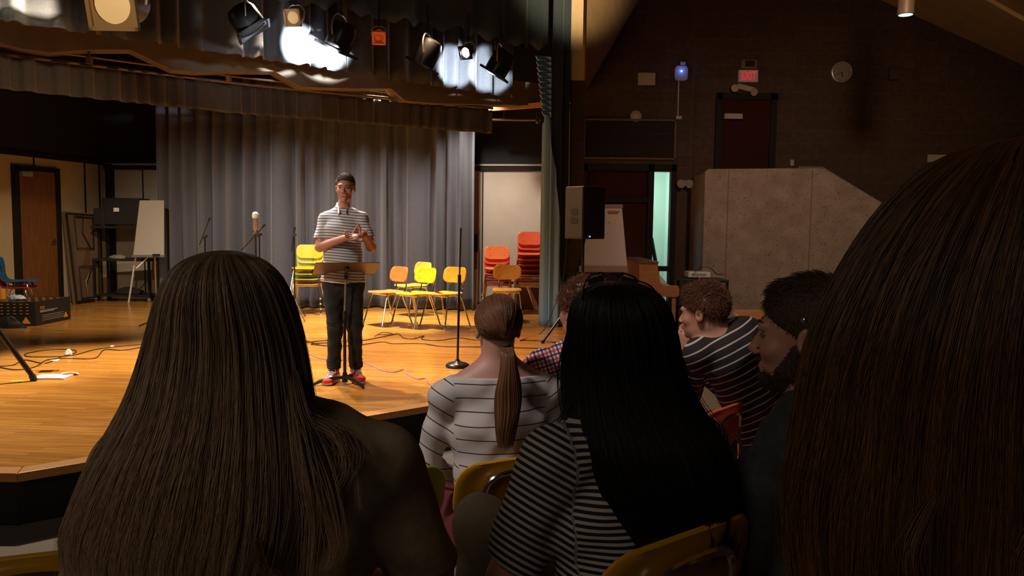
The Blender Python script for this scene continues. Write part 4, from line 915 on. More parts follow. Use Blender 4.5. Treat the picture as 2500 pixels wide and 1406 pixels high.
bb = st(20, 800); bg = crumple('black_bag', bb + Vector((0, .0, 0)), .14, M['blackp'], 'black crumpled bag slumped against the printed carton', 'bag', (1.7, .7, .95), 8)
cl = b0 + ll * .35 + dd * .3; crumple('folded_cloth', Vector((cl.x, cl.y, ST + bz + .02)), .075, M['cloth_blue'], 'blue and white bundle of cloth on top of the carton', 'cloth', (1.6, .9, .8), 9)
cp = b0 + ll * .62 + dd * .5; cu_ = tag(MB().cyl((0, 0, 0), (0, 0, .13), .04, .045).build('orange_bottle', M['p_gold'], None, True, loc=(cp.x, cp.y, ST + bz + .002)), 'orange-yellow container on top of the carton', 'container')
# leaning folding table
lt_ = thing('folding_table', 'brown folding table leaning upright against the left stage wall', 'table', (*st(205, 735).xy, ST))
A = [at(183, 733, 12.55), at(240, 722, 13.1), at(238, 522, 13.35), at(156, 516, 12.8)]
for p_ in A[:2]: p_.z = ST + .01
MB().prism(A, wn * -.03 + Vector((-.01, 0, 0))).build('table_top', mat('table_brown', (.14, .085, .045), .6), lt_, world=True)
def onA(u, v): return (A[0] * (1 - u) + A[1] * u) * (1 - v) + (A[3] * (1 - u) + A[2] * u) * v + wn * .03
rim = MB().tube([onA(.02, .02), onA(.98, .02), onA(.98, .98), onA(.02, .98), onA(.02, .02)], .018, 6); rim.build('edge_frame', M['frame'], lt_, world=True)
for v0, v1 in ((.05, .4), (.95, .6)): MB().tube([onA(.25, v0), onA(.25, v1), onA(.8, v1), onA(.8, v0), onA(.25, v0)], .013, 6).tube([onA(.5, v0), onA(.45, (v0 + v1) / 2), onA(.7, v1)], .01, 6).build('folded_leg_frame', M['blackm'], lt_, True, world=True)
# AV cart at the back left
p = at(318, 700, 13.3); ct = cart(p.x, 13.25, at(318, 632, 13.0).z, .95, .5, 'black equipment cart against the back wall at the left', ST, (.1,))
cz = at(318, 632, 13.0).z
for x in (-.44, .44): MB().box((x, .2, (at(318, 540, 13).z - ST) / 2), (.04, .04, at(318, 540, 13).z - ST)).build('post', M['blackm'], ct)
uz = at(318, 555, 13).z
MB().box((0, 0, uz - ST), (.97, .5, .04)).build('upper_shelf', M['blackp'], ct)
q = at(298, 540, 13.2); tag(MB().box((q.x + .08, 13.2, uz + .02 + .24), (.62, .42, .44)).box((q.x - .27, 13.15, uz + .02 + .15), (.18, .36, .28)).build('equipment_case', M['black'], None, bevel=.02), 'black equipment case on the upper shelf of the left cart', 'case')
c_ = at(285, 512, 12.97); tag(MB().box((c_.x, 12.955, c_.z), (.09, .004, .065)).build('paper_tag', M['paper']), 'white paper tag stuck on the black equipment case', 'tag')
crumple('cloth_bundle', Vector((at(276, 630, 12.95).x, 13.1, cz + .0)), .1, nm('grey_cloth', (.18, .15, .14), (.32, .28, .26), .8, 20), 'grey cloth bundle on the middle shelf of the left cart', 'cloth', (1.6, .8, .7), 11)
crumple('black_sack', Vector((at(300, 700, 13).x, 13.2, ST + .13)), .14, M['black'], 'black sack on the lowest shelf of the left cart', 'bag', (1.8, .8, .7), 12)
# whiteboard easel
ez = 12.55; wbd = thing('whiteboard_easel', 'pale whiteboard on a metal easel partly behind the charcoal curtain', 'easel', (*st(352, 741).xy, ST))
Bq = [at(325, 625, ez - .1), at(400, 625, ez - .1), at(400, 489, ez + .1), at(341, 489, ez + .1)]
MB().prism(Bq, (0, .025, 0)).build('board', mat('board_grey', (.36, .32, .27), .4), wbd, world=True)
MB().prism([at(322, 622, ez - .13), at(400, 622, ez - .13), at(400, 628, ez - .13), at(322, 628, ez - .13)], (0, .05, 0)).build('pen_ledge', M['alu'], wbd, world=True)
MB().prism([at(372, 620, ez - .14), at(390, 620, ez - .14), at(390, 626, ez - .14), at(372, 626, ez - .14)], (0, .02, 0)).build('marker', M['blackp'], wbd, world=True)
f_ = st(314, 741); MB().tube([at(331, 628, ez), f_ + Vector((0, 0, .01))], .014, 8).build('front_leg', M['white'], wbd, True, world=True)
MB().tube([at(361, 628, ez), at(333, 655, ez - .1)], .011, 8).build('strut', M['white'], wbd, True, world=True)
MB().tube([at(378, 628, ez), st(382, 741)], .014, 8).build('front_leg', M['alu'], wbd, True, world=True)
# cabinet right of the charcoal curtain
a, b = wb(1152), wb(1176); am = (a + b) / 2 + bn * .2
cb = thing('side_cabinet', 'brown cabinet with a dark upper panel showing right of the charcoal curtain', 'cabinet', (am.x - .1, am.y, ST)); rb = math.atan2(bdir.y, bdir.x)
z1, z2, z3 = at(1165, 572, 12.5).z, at(1165, 617, 12.5).z, at(1165, 660, 12.5).z
MB().box((0, 0, (z1 + z2) / 2 - ST), (.34, .1, z1 - z2), rb).build('dark_panel', M['navy'], cb, bevel=.01)
MB().box((0, .03, (z2) / 2 - ST / 2), (.30, .1, z2 - ST), rb).build('cabinet_body', M['panel'], cb); MB().box((0, -.03, (z3 + z2) / 2 - ST), (.31, .04, z2 - z3), rb).build('brown_front', M['wallbrown'], cb)
a, b = wb(1285), wb(1322); am = (a + b) / 2 + bn * .12
tag(MB().box((0, 0, .22), ((b - a).length + .3, .14, .44)).build('low_brown_panel', M['wallbrown'], None, loc=(am.x, am.y, ST + .0)), 'low brown panel behind the tall red chair stack', 'panel')
# ------------------------------------------------------------------ hanging stage lights
def can_light(name, label, px, py, Y, aim, L_, r_, lens, frame=True, yoke=True, fs=1.0, shell_m=None, cat='stage light', hang=.35):
    p = at(px, py, Y); d = Vector(aim).normalized(); t = thing(name, label, cat, p); a, b, _ = frame_of(d)
    sm = shell_m or M['can']
    MB().lathe([(r_ * .45, -L_), (r_ * .8, -L_ * .93), (r_, -L_ * .72), (r_ * 1.02, -L_ * .2), (r_ * 1.02, 0), (r_ * .95, 0), (r_ * .95, -L_ * .3)], ax=d, n=24).build('housing', sm, t, True)
    MB().lathe([(r_ * .92, -.012), (r_ * .6, -.004), (.001, .001)], ax=d, n=24).build('lens', lens, t, True)
    if frame:
        m3 = Matrix((a, b, d)).transposed(); k = r_ * 1.12 * fs; f = MB()
        for sgn in (-1, 1):
            f.box(m3 @ Vector((sgn * k, 0, .012)), (.02, 2 * k + .02, .03), M3=m3); f.box(m3 @ Vector((0, sgn * k, .012)), (2 * k + .02, .02, .03), M3=m3)
        nn_ = 40; vi, vo = [], []
        for j in range(nn_):
            t_ = 2 * PI * j / nn_; c_, s_ = math.cos(t_), math.sin(t_); e = k / max(abs(c_), abs(s_))
            vi.append(m3 @ Vector((c_ * r_ * .9, s_ * r_ * .9, .006))); vo.append(m3 @ Vector((c_ * e, s_ * e, .006)))
        f.add(vi + vo, [(j, (j + 1) % nn_, nn_ + (j + 1) % nn_, nn_ + j) for j in range(nn_)])
        f.build('gel_frame', sm, t)
    if yoke:
        sd = a * (r_ + .02); c0 = -d * L_ * .4
        MB().tube([c0 + sd, c0 + sd * 1.05 + Vector((0, 0, r_ * .9)), c0 + sd * .6 + Vector((0, 0, r_ * 1.6)), c0 + Vector((0, 0, r_ * 1.75)), c0 - sd * .6 + Vector((0, 0, r_ * 1.6)), c0 - sd * 1.05 + Vector((0, 0, r_ * .9)), c0 - sd], .008, 6, 3).build('yoke', M['alu'], t, True)
        MB().cyl(c0 + Vector((0, 0, r_ * 1.7)), c0 + Vector((0, 0, r_ * 1.7 + hang)), .015).build('hanging_clamp', M['blackm'], t, True)
    return t
tan = mat('tan_metal', (.30, .18, .08), .4, metal=.3)
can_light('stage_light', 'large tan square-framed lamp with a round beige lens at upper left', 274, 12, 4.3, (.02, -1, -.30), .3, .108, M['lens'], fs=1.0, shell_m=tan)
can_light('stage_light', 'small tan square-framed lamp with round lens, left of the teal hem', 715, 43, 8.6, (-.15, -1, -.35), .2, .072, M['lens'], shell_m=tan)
can_light('stage_light', 'dark can light seen edge-on left of the small tan lamp', 618, 72, 8.0, (.55, .15, -.8), .26, .15, M['black'])
can_light('stage_light', 'large black can light aimed down over the brightest curtain patch', 822, 118, 8.9, (-.42, .15, -.9), .30, .145, M['black'], fs=1.05)
can_light('stage_light', 'small lamp with an orange gel between two black cans', 925, 92, 9.2, (.1, -.8, -.6), .14, .06, M['gel'], shell_m=M['gel'])
can_light('stage_light', 'black can light with a bright yoke ring under the teal hem', 1032, 158, 9.6, (-.45, .1, -.9), .32, .14, M['black'])
can_light('stage_light', 'brightly lit lamp shining to the left near the right end of the hem', 1137, 128, 9.9, (-.45, -.8, -.4), .16, .065, M['hot'], shell_m=M['can'])
can_light('stage_light', 'black can light with a white highlight nearest the leg curtain', 1208, 178, 10.0, (-.5, .1, -.85), .32, .14, M['black'])
# lamps of those fixtures that wash the black border
light('SPOT', 'border_wash', at(800, 132, 8.35), at(725, 112, 9.0), 900, WHITE, .03, 34, .3)
light('SPOT', 'border_wash', at(812, 138, 8.45), at(800, 126, 9.2), 900, WHITE, .03, 34, .3)
light('SPOT', 'border_wash', at(1120, 176, 9.5), at(1110, 166, 10.2), 560, WHITE, .03, 34, .3)
light('SPOT', 'border_wash', at(1170, 186, 9.7), at(1185, 176, 10.4), 560, WHITE, .03, 34, .3)
light('SPOT', 'border_wash', at(640, 90, 7.6), at(610, 80, 8.5), 26, WHITE, .03, 70, .8)
light('SPOT', 'border_wash', at(30, -10, 6.2), at(20, -10, 6.9), 1.5, (.6, .85, 1), .04, 70, .6)
# ================================================================== PEOPLE
V = lambda *a: np.array(a, dtype=np.float32)
class SDF:
    def __init__(s, vox): s.vox = vox; s.p = []; s.off = (0, 0, 0)
    def raw(s, lo, hi, fn, op='u', k=.02, cut=None): s.p.append((np.array(lo, float), np.array(hi, float), fn, op, k, cut)); return s
    def cone(s, a, b, ra, rb, op='u', k=.02, cut=None):
        a, b = V(*a), V(*b); ab = b - a; L2 = float(ab @ ab) + 1e-9; m = max(ra, rb)
        def fn(X, Y, Z):
            px, py, pz = X - a[0], Y - a[1], Z - a[2]; t = np.clip((px * ab[0] + py * ab[1] + pz * ab[2]) / L2, 0, 1)
            return np.sqrt((px - ab[0] * t) ** 2 + (py - ab[1] * t) ** 2 + (pz - ab[2] * t) ** 2) - (ra + (rb - ra) * t)
        return s.raw(np.minimum(a, b) - m, np.maximum(a, b) + m, fn, op, k, cut)
    def ell(s, c, r, B=None, op='u', k=.02, cut=None):
        c = V(*c); B = np.eye(3) if B is None else np.array(B, float); m = max(r)
        def fn(X, Y, Z):
            q = [X - c[0], Y - c[1], Z - c[2]]; u = [sum(q[j] * B[i][j] for j in range(3)) for i in range(3)]
            k0 = np.sqrt(sum((u[i] / r[i]) ** 2 for i in range(3))); k1 = np.sqrt(sum((u[i] / r[i] ** 2) ** 2 for i in range(3))) + 1e-6
            return k0 * (k0 - 1) / k1
        return s.raw(c - m, c + m, fn, op, k, cut)
    def slab(s, a, b, side, wa, da, wb_, db, op='u', k=.03, cut=None):
        """flattened limb: half width w along side, half depth d"""
        a, b, side = V(*a), V(*b), V(*side); ab = b - a; L = float(np.linalg.norm(ab)); ax = ab / L
        side = side - ax * (side @ ax); side /= np.linalg.norm(side); dp = np.cross(ax, side); m = max(wa, wb_, da, db)
        def fn(X, Y, Z):
            q = [X - a[0], Y - a[1], Z - a[2]]; h = sum(q[j] * ax[j] for j in range(3)); t = np.clip(h / L, 0, 1)
            u = sum(q[j] * side[j] for j in range(3)); v = sum(q[j] * dp[j] for j in range(3)); e = h - t * L
            W = wa + (wb_ - wa) * t; D = da + (db - da) * t; mn = np.minimum(W, D)
            k0 = np.sqrt((u / W) ** 2 + (v / D) ** 2 + (e / mn) ** 2); k1 = np.sqrt((u / W ** 2) ** 2 + (v / D ** 2) ** 2 + (e / mn ** 2) ** 2) + 1e-6
            return k0 * (k0 - 1) / k1
        return s.raw(np.minimum(a, b) - m, np.maximum(a, b) + m, fn, op, k, cut)
    def mesh(s, name, m, origin, rz=0, parent=None, wr=0.0, wf=30, attr=None, grow=0.0, cuts=None, seed=0):
        v = s.vox; U = [p for p in s.p if p[3] == 'u']; lo = np.min([p[0] for p in U], 0) - 3 * v - grow - wr; hi = np.max([p[1] for p in U], 0) + 3 * v + grow + wr
        n = np.ceil((hi - lo) / v).astype(int) + 1; ax = [(lo[i] + v * np.arange(n[i])).astype(np.float32) for i in range(3)]
        f = np.full(n, .5, np.float32)
        for (a, b, fn, op, k, cut) in s.p:
            pad = max(k, .01) + 2 * v + grow; i0 = np.clip(((a - pad - lo) / v).astype(int), 0, n); i1 = np.clip(((b + pad - lo) / v).astype(int) + 2, 0, n)
            if (i1 <= i0).any(): continue
            sl_ = tuple(slice(i0[i], i1[i]) for i in range(3)); X, Y, Z = ax[0][sl_[0]][:, None, None], ax[1][sl_[1]][None, :, None], ax[2][sl_[2]][None, None, :]
            d = fn(X, Y, Z)
            if cut:
                for (cp, cn) in cut: d = np.maximum(d, (X - cp[0]) * cn[0] + (Y - cp[1]) * cn[1] + (Z - cp[2]) * cn[2])
            g = f[sl_]
            if op == 'u': h = np.clip(.5 + .5 * (g - d) / k, 0, 1); f[sl_] = g + (d - g) * h - k * h * (1 - h)
            else: h = np.clip(.5 - .5 * (g + d) / k, 0, 1); f[sl_] = g + (-d - g) * h + k * h * (1 - h)
        X, Y, Z = ax[0][:, None, None], ax[1][None, :, None], ax[2][None, None, :]
        if grow: f -= grow
        if wr:
            q = seed * 1.7
            f += wr * (np.sin(wf * (X * .8 + Z * .9) + 2 * np.sin(wf * .45 * (Y - Z) + q)) * np.sin(wf * .6 * (Y + .6 * X) + 1.5 * np.sin(wf * .35 * (X + Z) + q)) + .5 * np.sin(wf * 1.9 * (Z * .9 - X * .5) + 2 * np.sin(wf * .7 * (X + Y) + q)))
        if cuts:
            for (cp, cn) in cuts: f = np.maximum(f, (X - cp[0]) * cn[0] + (Y - cp[1]) * cn[1] + (Z - cp[2]) * cn[2])
        f[0] = f[-1] = .1; f[:, 0] = f[:, -1] = .1; f[:, :, 0] = f[:, :, -1] = .1
        s_ = f < 0; c = s_[:-1, :-1, :-1].astype(np.int8)
        cs = sum(s_[i:n[0] - 1 + i, j:n[1] - 1 + j, k:n[2] - 1 + k].astype(np.int8) for i in (0, 1) for j in (0, 1) for k in (0, 1))
        mk = (cs > 0) & (cs < 8); I = np.argwhere(mk); acc = np.zeros((len(I), 3), np.float32); cnt = np.zeros(len(I), np.float32)
        idx = np.full(mk.shape, -1, np.int64); idx[mk] = np.arange(len(I))
        for a_ in range(3):
            o1, o2 = [(1, 2), (0, 2), (0, 1)][a_]
            for p1 in (0, 1):
                for p2 in (0, 1):
                    A = I.copy(); A[:, o1] += p1; A[:, o2] += p2; B = A.copy(); B[:, a_] += 1
                    fa, fb_ = f[tuple(A.T)], f[tuple(B.T)]; cr = (fa < 0) != (fb_ < 0); t = np.where(cr, fa / np.where(cr, fa - fb_, 1), 0)
                    pt = A.astype(np.float32); pt[:, a_] += t; acc += pt * cr[:, None]; cnt += cr
        P3 = lo + v * acc / cnt[:, None]; fs = []
        for a_ in range(3):
            o1, o2 = [(1, 2), (2, 0), (0, 1)][a_]
            sa = [slice(None)] * 3; sb_ = [slice(None)] * 3; sa[a_] = slice(0, -1); sb_[a_] = slice(1, None)
            E = np.argwhere(s_[tuple(sa)] != s_[tuple(sb_)]); E = E[(E[:, o1] > 0) & (E[:, o2] > 0)]
            def g(d1, d2): q = E.copy(); q[:, o1] -= d1; q[:, o2] -= d2; return idx[tuple(q.T)]
            q = np.stack([g(1, 1), g(0, 1), g(0, 0), g(1, 0)], 1); fl = ~s_[tuple(E.T)]; q[fl] = q[fl][:, ::-1]; fs.append(q)
        fs = np.concatenate(fs); W = P3
        at_ = {k: fn(W) for k, fn in attr.items()} if attr else None
        L = W - np.array(origin); c_, s2 = math.cos(-rz), math.sin(-rz); L = np.stack([L[:, 0] * c_ - L[:, 1] * s2, L[:, 0] * s2 + L[:, 1] * c_, L[:, 2]], 1)
        o = mkobj(name, L, fs, m, parent, True, at_)
        if parent is None: o.location = origin; o.rotation_euler[2] = rz
        return o
def basis(yaw, pitch=0, roll=0):
    """columns right, forward, up; yaw turns from +Y towards -X"""
    return Matrix.Rotation(yaw, 3, 'Z') @ Matrix.Rotation(pitch, 3, 'X') @ Matrix.Rotation(roll, 3, 'Y')
def head(S, C, B, neck, s=1.0, nr=.052, detail=True):
    C = Vector(C); P = lambda x, y, z: C + B @ Vector((x * s, y * s, z * s)); Bi = np.array(B.transposed())
    E = lambda x, y, z, r, **k: S.ell(P(x, y, z), [q * s for q in r], Bi, **k)
    E(0, -.022, .035, (.075, .094, .082), k=.03); E(0, .03, -.025, (.060, .062, .085), k=.03); E(0, .032, -.078, (.050, .052, .036), k=.025)
    S.cone(P(0, -.03, -.05), neck, nr, nr * 1.04, k=.03)
    if detail:
        E(0, .078, -.100, (.019, .016, .016), k=.018); S.cone(P(-.036, .080, .020), P(.036, .080, .020), .011 * s, .011 * s, k=.012)
        S.cone(P(0, .088, .004), P(0, .108, -.032), .0065 * s, .0102 * s, k=.008)
        for x in (-1, 1):
            E(x * .014, .100, -.038, (.008, .009, .007), k=.006); E(x * .040, .062, -.030, (.022, .020, .020), k=.02)
            E(x * .030, .097, .001, (.017, .011, .010), op='s', k=.010)
            E(x * .078, -.012, -.010, (.010, .020, .031), k=.008); E(x * .088, -.008, -.006, (.008, .011, .018), op='s', k=.004)
        S.cone(P(-.019, .087, -.064), P(.019, .087, -.064), .0075 * s, .0075 * s, k=.006); S.cone(P(-.014, .084, -.076), P(.014, .084, -.076), .0085 * s, .0085 * s, k=.006)
    return P
def eyes(P, B, par, s=1.0):
    for x in (-1, 1):
        c = P(x * .030, .0755, .001); e = MB().ball(c, .0108 * s, 14); o = e.build('eye', M['eye'], par, True, world=True)
        d = (B @ Vector((0, 1, 0))).normalized(); MB().lathe([(.006 * s, .0108 * s), (.001, .0128 * s)], c, d, 12).build('iris', M['dkhair'], o, True) if False else None
        k = MB().ball(c + d * .0065 * s, .0058 * s, 10).build('iris', M['dkhair'], par, True, world=True); k.parent = o
def hand(S, wr, dirv, nrm, s=1.0, curls=(.5, .5, .5, .5), thumb=1, spread=.1, tdir=None):
    """dirv along the palm, nrm out of the palm (fingers curl towards nrm); thumb=+1 lies along dirv x nrm"""
    wr, d, n_ = Vector(wr), Vector(dirv).normalized(), Vector(nrm); n_ = (n_ - d * n_.dot(d)).normalized(); sd = d.cross(n_) * thumb
    pc = wr + d * .05 * s; S.slab(wr + d * .015 * s, wr + d * .075 * s, sd, .026 * s, .014 * s, .036 * s, .012 * s, k=.014)
    Ls = [(.040, .025, .019), (.044, .028, .020), (.041, .026, .019), (.032, .020, .017)]
    for i in range(4):
        p = wr + d * (.088 - (.006 if i == 3 else 0)) * s + sd * (.028 - .0185 * i) * s; a = (1.5 - i) * spread; dd = (d * math.cos(a) + sd * math.sin(a)).normalized(); c = curls[i]; r = .0088 if i < 3 else .0075
        S.cone(p - dd * .02 * s, p, r * s, r * s, k=.006)
        for j, l in enumerate(Ls[i]):
            ang = c * (.6 if j == 0 else .8) * (j + 1); q = p + (dd * math.cos(ang) + n_ * math.sin(ang)) * l * s; S.cone(p, q, r * s, (r - .0008) * s, k=.003); p = q; r -= .0008
    p = wr + d * .028 * s + sd * .022 * s; t = Vector(tdir).normalized() if tdir else (d * .6 + sd * .7 + n_ * .35).normalized()
    q = p + t * .042 * s; S.cone(p, q, .0125 * s, .0098 * s, k=.01); q2 = q + (t * .9 + d * .35).normalized() * .032 * s; S.cone(q, q2, .0095 * s, .0085 * s, k=.004); S.cone(q2, q2 + (t + d * .5).normalized() * .022 * s, .0085 * s, .0070 * s, k=.004)
# ---- hair
def cr(arr, t):
    arr = np.asarray(arr, float); n = len(arr) - 1; x = np.clip(np.asarray(t) * n, 0, n - 1e-6); i = x.astype(int); u = (x - i)[..., None]
    p0, p1, p2, p3 = arr[np.maximum(i - 1, 0)], arr[i], arr[i + 1], arr[np.minimum(i + 2, n)]
    return .5 * (2 * p1 + (p2 - p0) * u + (2 * p0 - 5 * p1 + 4 * p2 - p3) * u * u + (3 * p1 - p0 - 3 * p2 + p3) * u ** 3)
def strand_mesh(name, paths, rad, tone, m, parent, origin, rz=0, taper=.35):
    """paths (n,k,3) -> thin three-sided tapering tubes in one hair mesh"""
    n, k, _ = paths.shape; T = np.gradient(paths, axis=1); T /= np.linalg.norm(T, axis=2, keepdims=True) + 1e-9
    a = np.cross(T, np.array([.31, .9, .3])); a /= np.linalg.norm(a, axis=2, keepdims=True) + 1e-9; b = np.cross(T, a)
    al = np.linspace(0, 1, k); rr = (np.asarray(rad)[:, None] if np.ndim(rad) else rad) * np.clip(1 - (1 - taper) * al ** 2, .0, 1)[None, :] * np.clip((1.001 - al) * 12, .05, 1)
    rr = np.broadcast_to(rr, (n, k))[..., None]
    V3 = np.stack([paths + (a * math.cos(x) + b * math.sin(x)) * rr for x in (0, 2.094, 4.189)], 2).reshape(-1, 3)
    base = (np.arange(n)[:, None, None] * k + np.arange(k - 1)[None, :, None]) * 3 + np.arange(3)[None, None, :]
    nx = base - np.arange(3) + (np.arange(3) + 1) % 3
    F4 = np.stack([base, nx, nx + 3, base + 3], -1).reshape(-1, 4)
    L = V3 - np.array(origin); c_, s2 = math.cos(-rz), math.sin(-rz); L = np.stack([L[:, 0] * c_ - L[:, 1] * s2, L[:, 0] * s2 + L[:, 1] * c_, L[:, 2]], 1)
    o = mkobj(name, L, F4, m, parent, True, {'tone': np.repeat(tone, k * 3), 'along': np.tile(np.repeat(al * .75, 3), n)})
    return o
def vnoise(x, seed):
    rs = np.random.RandomState(seed); v = 0
    for i in range(7): v = v + rs.uniform(.5, 1) * np.sin(x * rs.uniform(2, 22) + rs.uniform(0, 6))
    return v / 3.2
def long_hair(rows, Y0, m, parent, origin, seed, n=3500, open_=.55, rad=.0011, segs=26, ridge=.006, tlen=(.86, 1.04), part=0, wave=0.0, start=.0, rz=0):
    """rows: (y, xl, xr, depth, yshift) outline pixels seen at distance Y0; rings open at the face"""
    C, Wd, Dp = [], [], []
    for (py, xl, xr, dp, ysh) in rows:
        a, b = at(xl, py, Y0 + ysh), at(xr, py, Y0 + ysh); c = (a + b) / 2; C.append((c.x, c.y, c.z)); Wd.append(((b - a).length / 2 * (1 - .38 * dp / Y0),)); Dp.append((dp,))
    def surf(ph, t, off=0.0):
        c = cr(C, t); w_ = cr(Wd, t)[..., 0] + off; d_ = cr(Dp, t)[..., 0] + off
        r_ = ridge * np.clip(t * 3, 0, 1) * vnoise(ph * 3.1 + .5 * t, seed)
        return np.stack([c[..., 0] + np.cos(ph) * (w_ + r_), c[..., 1] - np.sin(ph) * (d_ + r_), c[..., 2] + .0 * ph], -1)
    nu, nt_ = 150, 60; ph = np.linspace(-open_, PI + open_, nu); tt = np.linspace(0, 1, nt_)
    # make the crown close: the first rows are small rings
    PH, TT = np.meshgrid(ph, tt); base = surf(PH, TT, -.004)
    Vb = base.reshape(-1, 3); Fb = [(j * nu + i, j * nu + i + 1, (j + 1) * nu + i + 1, (j + 1) * nu + i) for j in range(nt_ - 1) for i in range(nu - 1)]
    ton = (.5 + .5 * vnoise(PH * 3.1, seed + 3)).reshape(-1)
    L = Vb - np.array(origin); c_, s2 = math.cos(-rz), math.sin(-rz); L = np.stack([L[:, 0] * c_ - L[:, 1] * s2, L[:, 0] * s2 + L[:, 1] * c_, L[:, 2]], 1)
    o = mkobj('hair', L, Fb, m, parent, True, {'tone': ton * .5, 'along': (TT * .75).reshape(-1)}); so = o.modifiers.new('thickness', 'SOLIDIFY'); so.thickness = .008; so.offset = 0
    rs = np.random.RandomState(seed); p0 = rs.uniform(-open_, PI + open_, n); t0 = rs.uniform(0, 1, n) ** 2 * .75 * (1 - start) + start; t1 = rs.uniform(*tlen, n); u = np.linspace(0, 1, segs)[None, :]
    t0[: n // 2] = start
    t = t0[:, None] + (t1 - t0)[:, None] * u; cl = np.round(p0 * 14) / 14 + .03 * np.sin(p0 * 91)
    PHs = p0[:, None] + (cl - p0)[:, None] * .7 * u ** 1.5 + .05 * np.sin(t * rs.uniform(3, 9, n)[:, None] + rs.uniform(0, 6, n)[:, None]) * t
    off = rs.uniform(-.003, .0035, n)[:, None] + wave * np.sin(t * 17 + cl[:, None] * 5) * u ** 2
    pp = surf(PHs, np.clip(t, 0, 1), off); ex = np.clip(t - 1, 0, 1)[..., None]; pp = pp + ex * np.array([0, 0, -.55])
    pp += (rs.normal(0, .0012, (n, 1, 3))) * (u ** 1)[..., None]
    k = int(n * .015); pp[:k] += (rs.normal(0, .012, (k, 1, 3))) * (u ** 1.5)[..., None] + np.array([0, 0, -.01]) * u[..., None]
    tone = np.clip(.5 + .55 * vnoise(p0 * 3.1, seed + 3) + rs.normal(0, .12, n), 0, 1.2)
    s_ = strand_mesh('hair_strands', pp, rs.uniform(.6, 1.3, n) * rad, tone, m, o, origin, rz)
    return o
def short_hair(P, B, origin, m, parent, seed, n=2600, length=.022, flow=(0, -.6, -.5), top=.014, rad=.0008, nape=-.075, front=(.086, .058), s=1.0, spike=0, side=.0):
    """scalp shell plus short strands; P maps head coordinates"""
    rs = np.random.RandomState(seed); N_ = n * 3; z = rs.uniform(-.9, 1, N_); a = rs.uniform(0, 2 * PI, N_); r_ = np.sqrt(1 - z * z)
    loc = np.stack([r_ * np.cos(a) * .077, r_ * np.sin(a) * .096 - .022, z * .084 + .035], 1)
    fy, fz = front; nrm = np.array([0, .5, -.866]); c0 = .5 * fy - .866 * fz
    keep = ((loc @ nrm) < c0 + .0) & (loc[:, 2] > nape) & ~((np.abs(loc[:, 0]) > .066) & (loc[:, 2] < .01) & (loc[:, 1] > -.035))
    loc = loc[keep][:n]; n = len(loc); nn = (loc - np.array([0, -.022, .035])) / np.array([.077, .096, .084]) ** 2; nn /= np.linalg.norm(nn, axis=1, keepdims=True)
    fl = np.array(flow)[None, :] + rs.normal(0, .25, (n, 3)); fl -= nn * (fl * nn).sum(1, keepdims=True); fl /= np.linalg.norm(fl, axis=1, keepdims=True) + 1e-6
    up_ = np.clip(nn[:, 2:3], 0, 1); u = np.linspace(0, 1, 6)[None, :, None]; ln = (length * (.6 + .6 * rs.rand(n, 1)) * (.45 + .9 * up_))[:, None, :]
    lift = (side + top * up_ + spike * up_ * (loc[:, 1:2] > .02))[:, None, :]
    pts = loc[:, None, :] - nn[:, None, :] * .001 + fl[:, None, :] * ln * u + nn[:, None, :] * lift * np.sin(u * PI * .55) + np.array([0, 0, 1]) * spike * up_[:, None, :] * (loc[:, 1:2] > .02)[:, None, :] * u
    Bm = np.array(B); C0 = np.array(P(0, 0, 0)); W = C0 + (pts * s) @ Bm.T
    return strand_mesh('hair', W, rs.uniform(.7, 1.4, n) * rad * s, rs.uniform(0, 1, n), m, parent, origin)
def scalp(S, P, B, s=1.0, e=.006, front=(.086, .058), nape=-.07):
    fy, fz = front; Bv = lambda x, y, z: B @ Vector((x, y, z)); Bi = np.array(B.transposed())
    S.ell(P(0, -.022, .035), [(.075 + e) * s, (.094 + e) * s, (.082 + e) * s], Bi, k=.01, cut=[(P(0, fy, fz), Bv(0, .5, -.866)), (P(0, 0, nape), Bv(0, 0, -1))])
def leg(S, T_, hip, knee, ankle, fwd_, shoe=None, r=(.085, .058, .062, .040), body=None, bare=None):
    if body: body.cone(hip, knee, r[0] * .92, r[1] * .9, k=.03); body.cone(knee, ankle, r[1] * .9, r[3] * .85, k=.02)
    if T_: T_.cone(hip, knee, r[0], r[1], k=.04); T_.cone(knee, Vector(ankle) + Vector((0, 0, .03)), r[2], r[3] * 1.25, k=.03)
def foot_body(S, ankle, f): S.cone(Vector(ankle), Vector(ankle) + Vector(f) * .03 - Vector((0, 0, .05)), .038, .034, k=.02); S.slab(Vector(ankle) + Vector((0, 0, -.055)) - Vector(f) * .02, Vector(ankle) + Vector(f) * .15 - Vector((0, 0, .065)), Vector((-f[1], f[0], 0)), .035, .028, .038, .016, k=.02)
def shoe_sdf(ankle, f, vox=.005):
    S = SDF(vox); a = Vector(ankle); f = Vector(f); sd = Vector((-f.y, f.x, 0))
    S.slab(a + Vector((0, 0, -.05)) - f * .035, a + f * .165 + Vector((0, 0, -.068)), sd, .042, .038, .045, .026, k=.02); S.cone(a + Vector((0, 0, -.01)) - f * .01, a + Vector((0, 0, -.05)) - f * .01, .042, .044, k=.02)
    return S
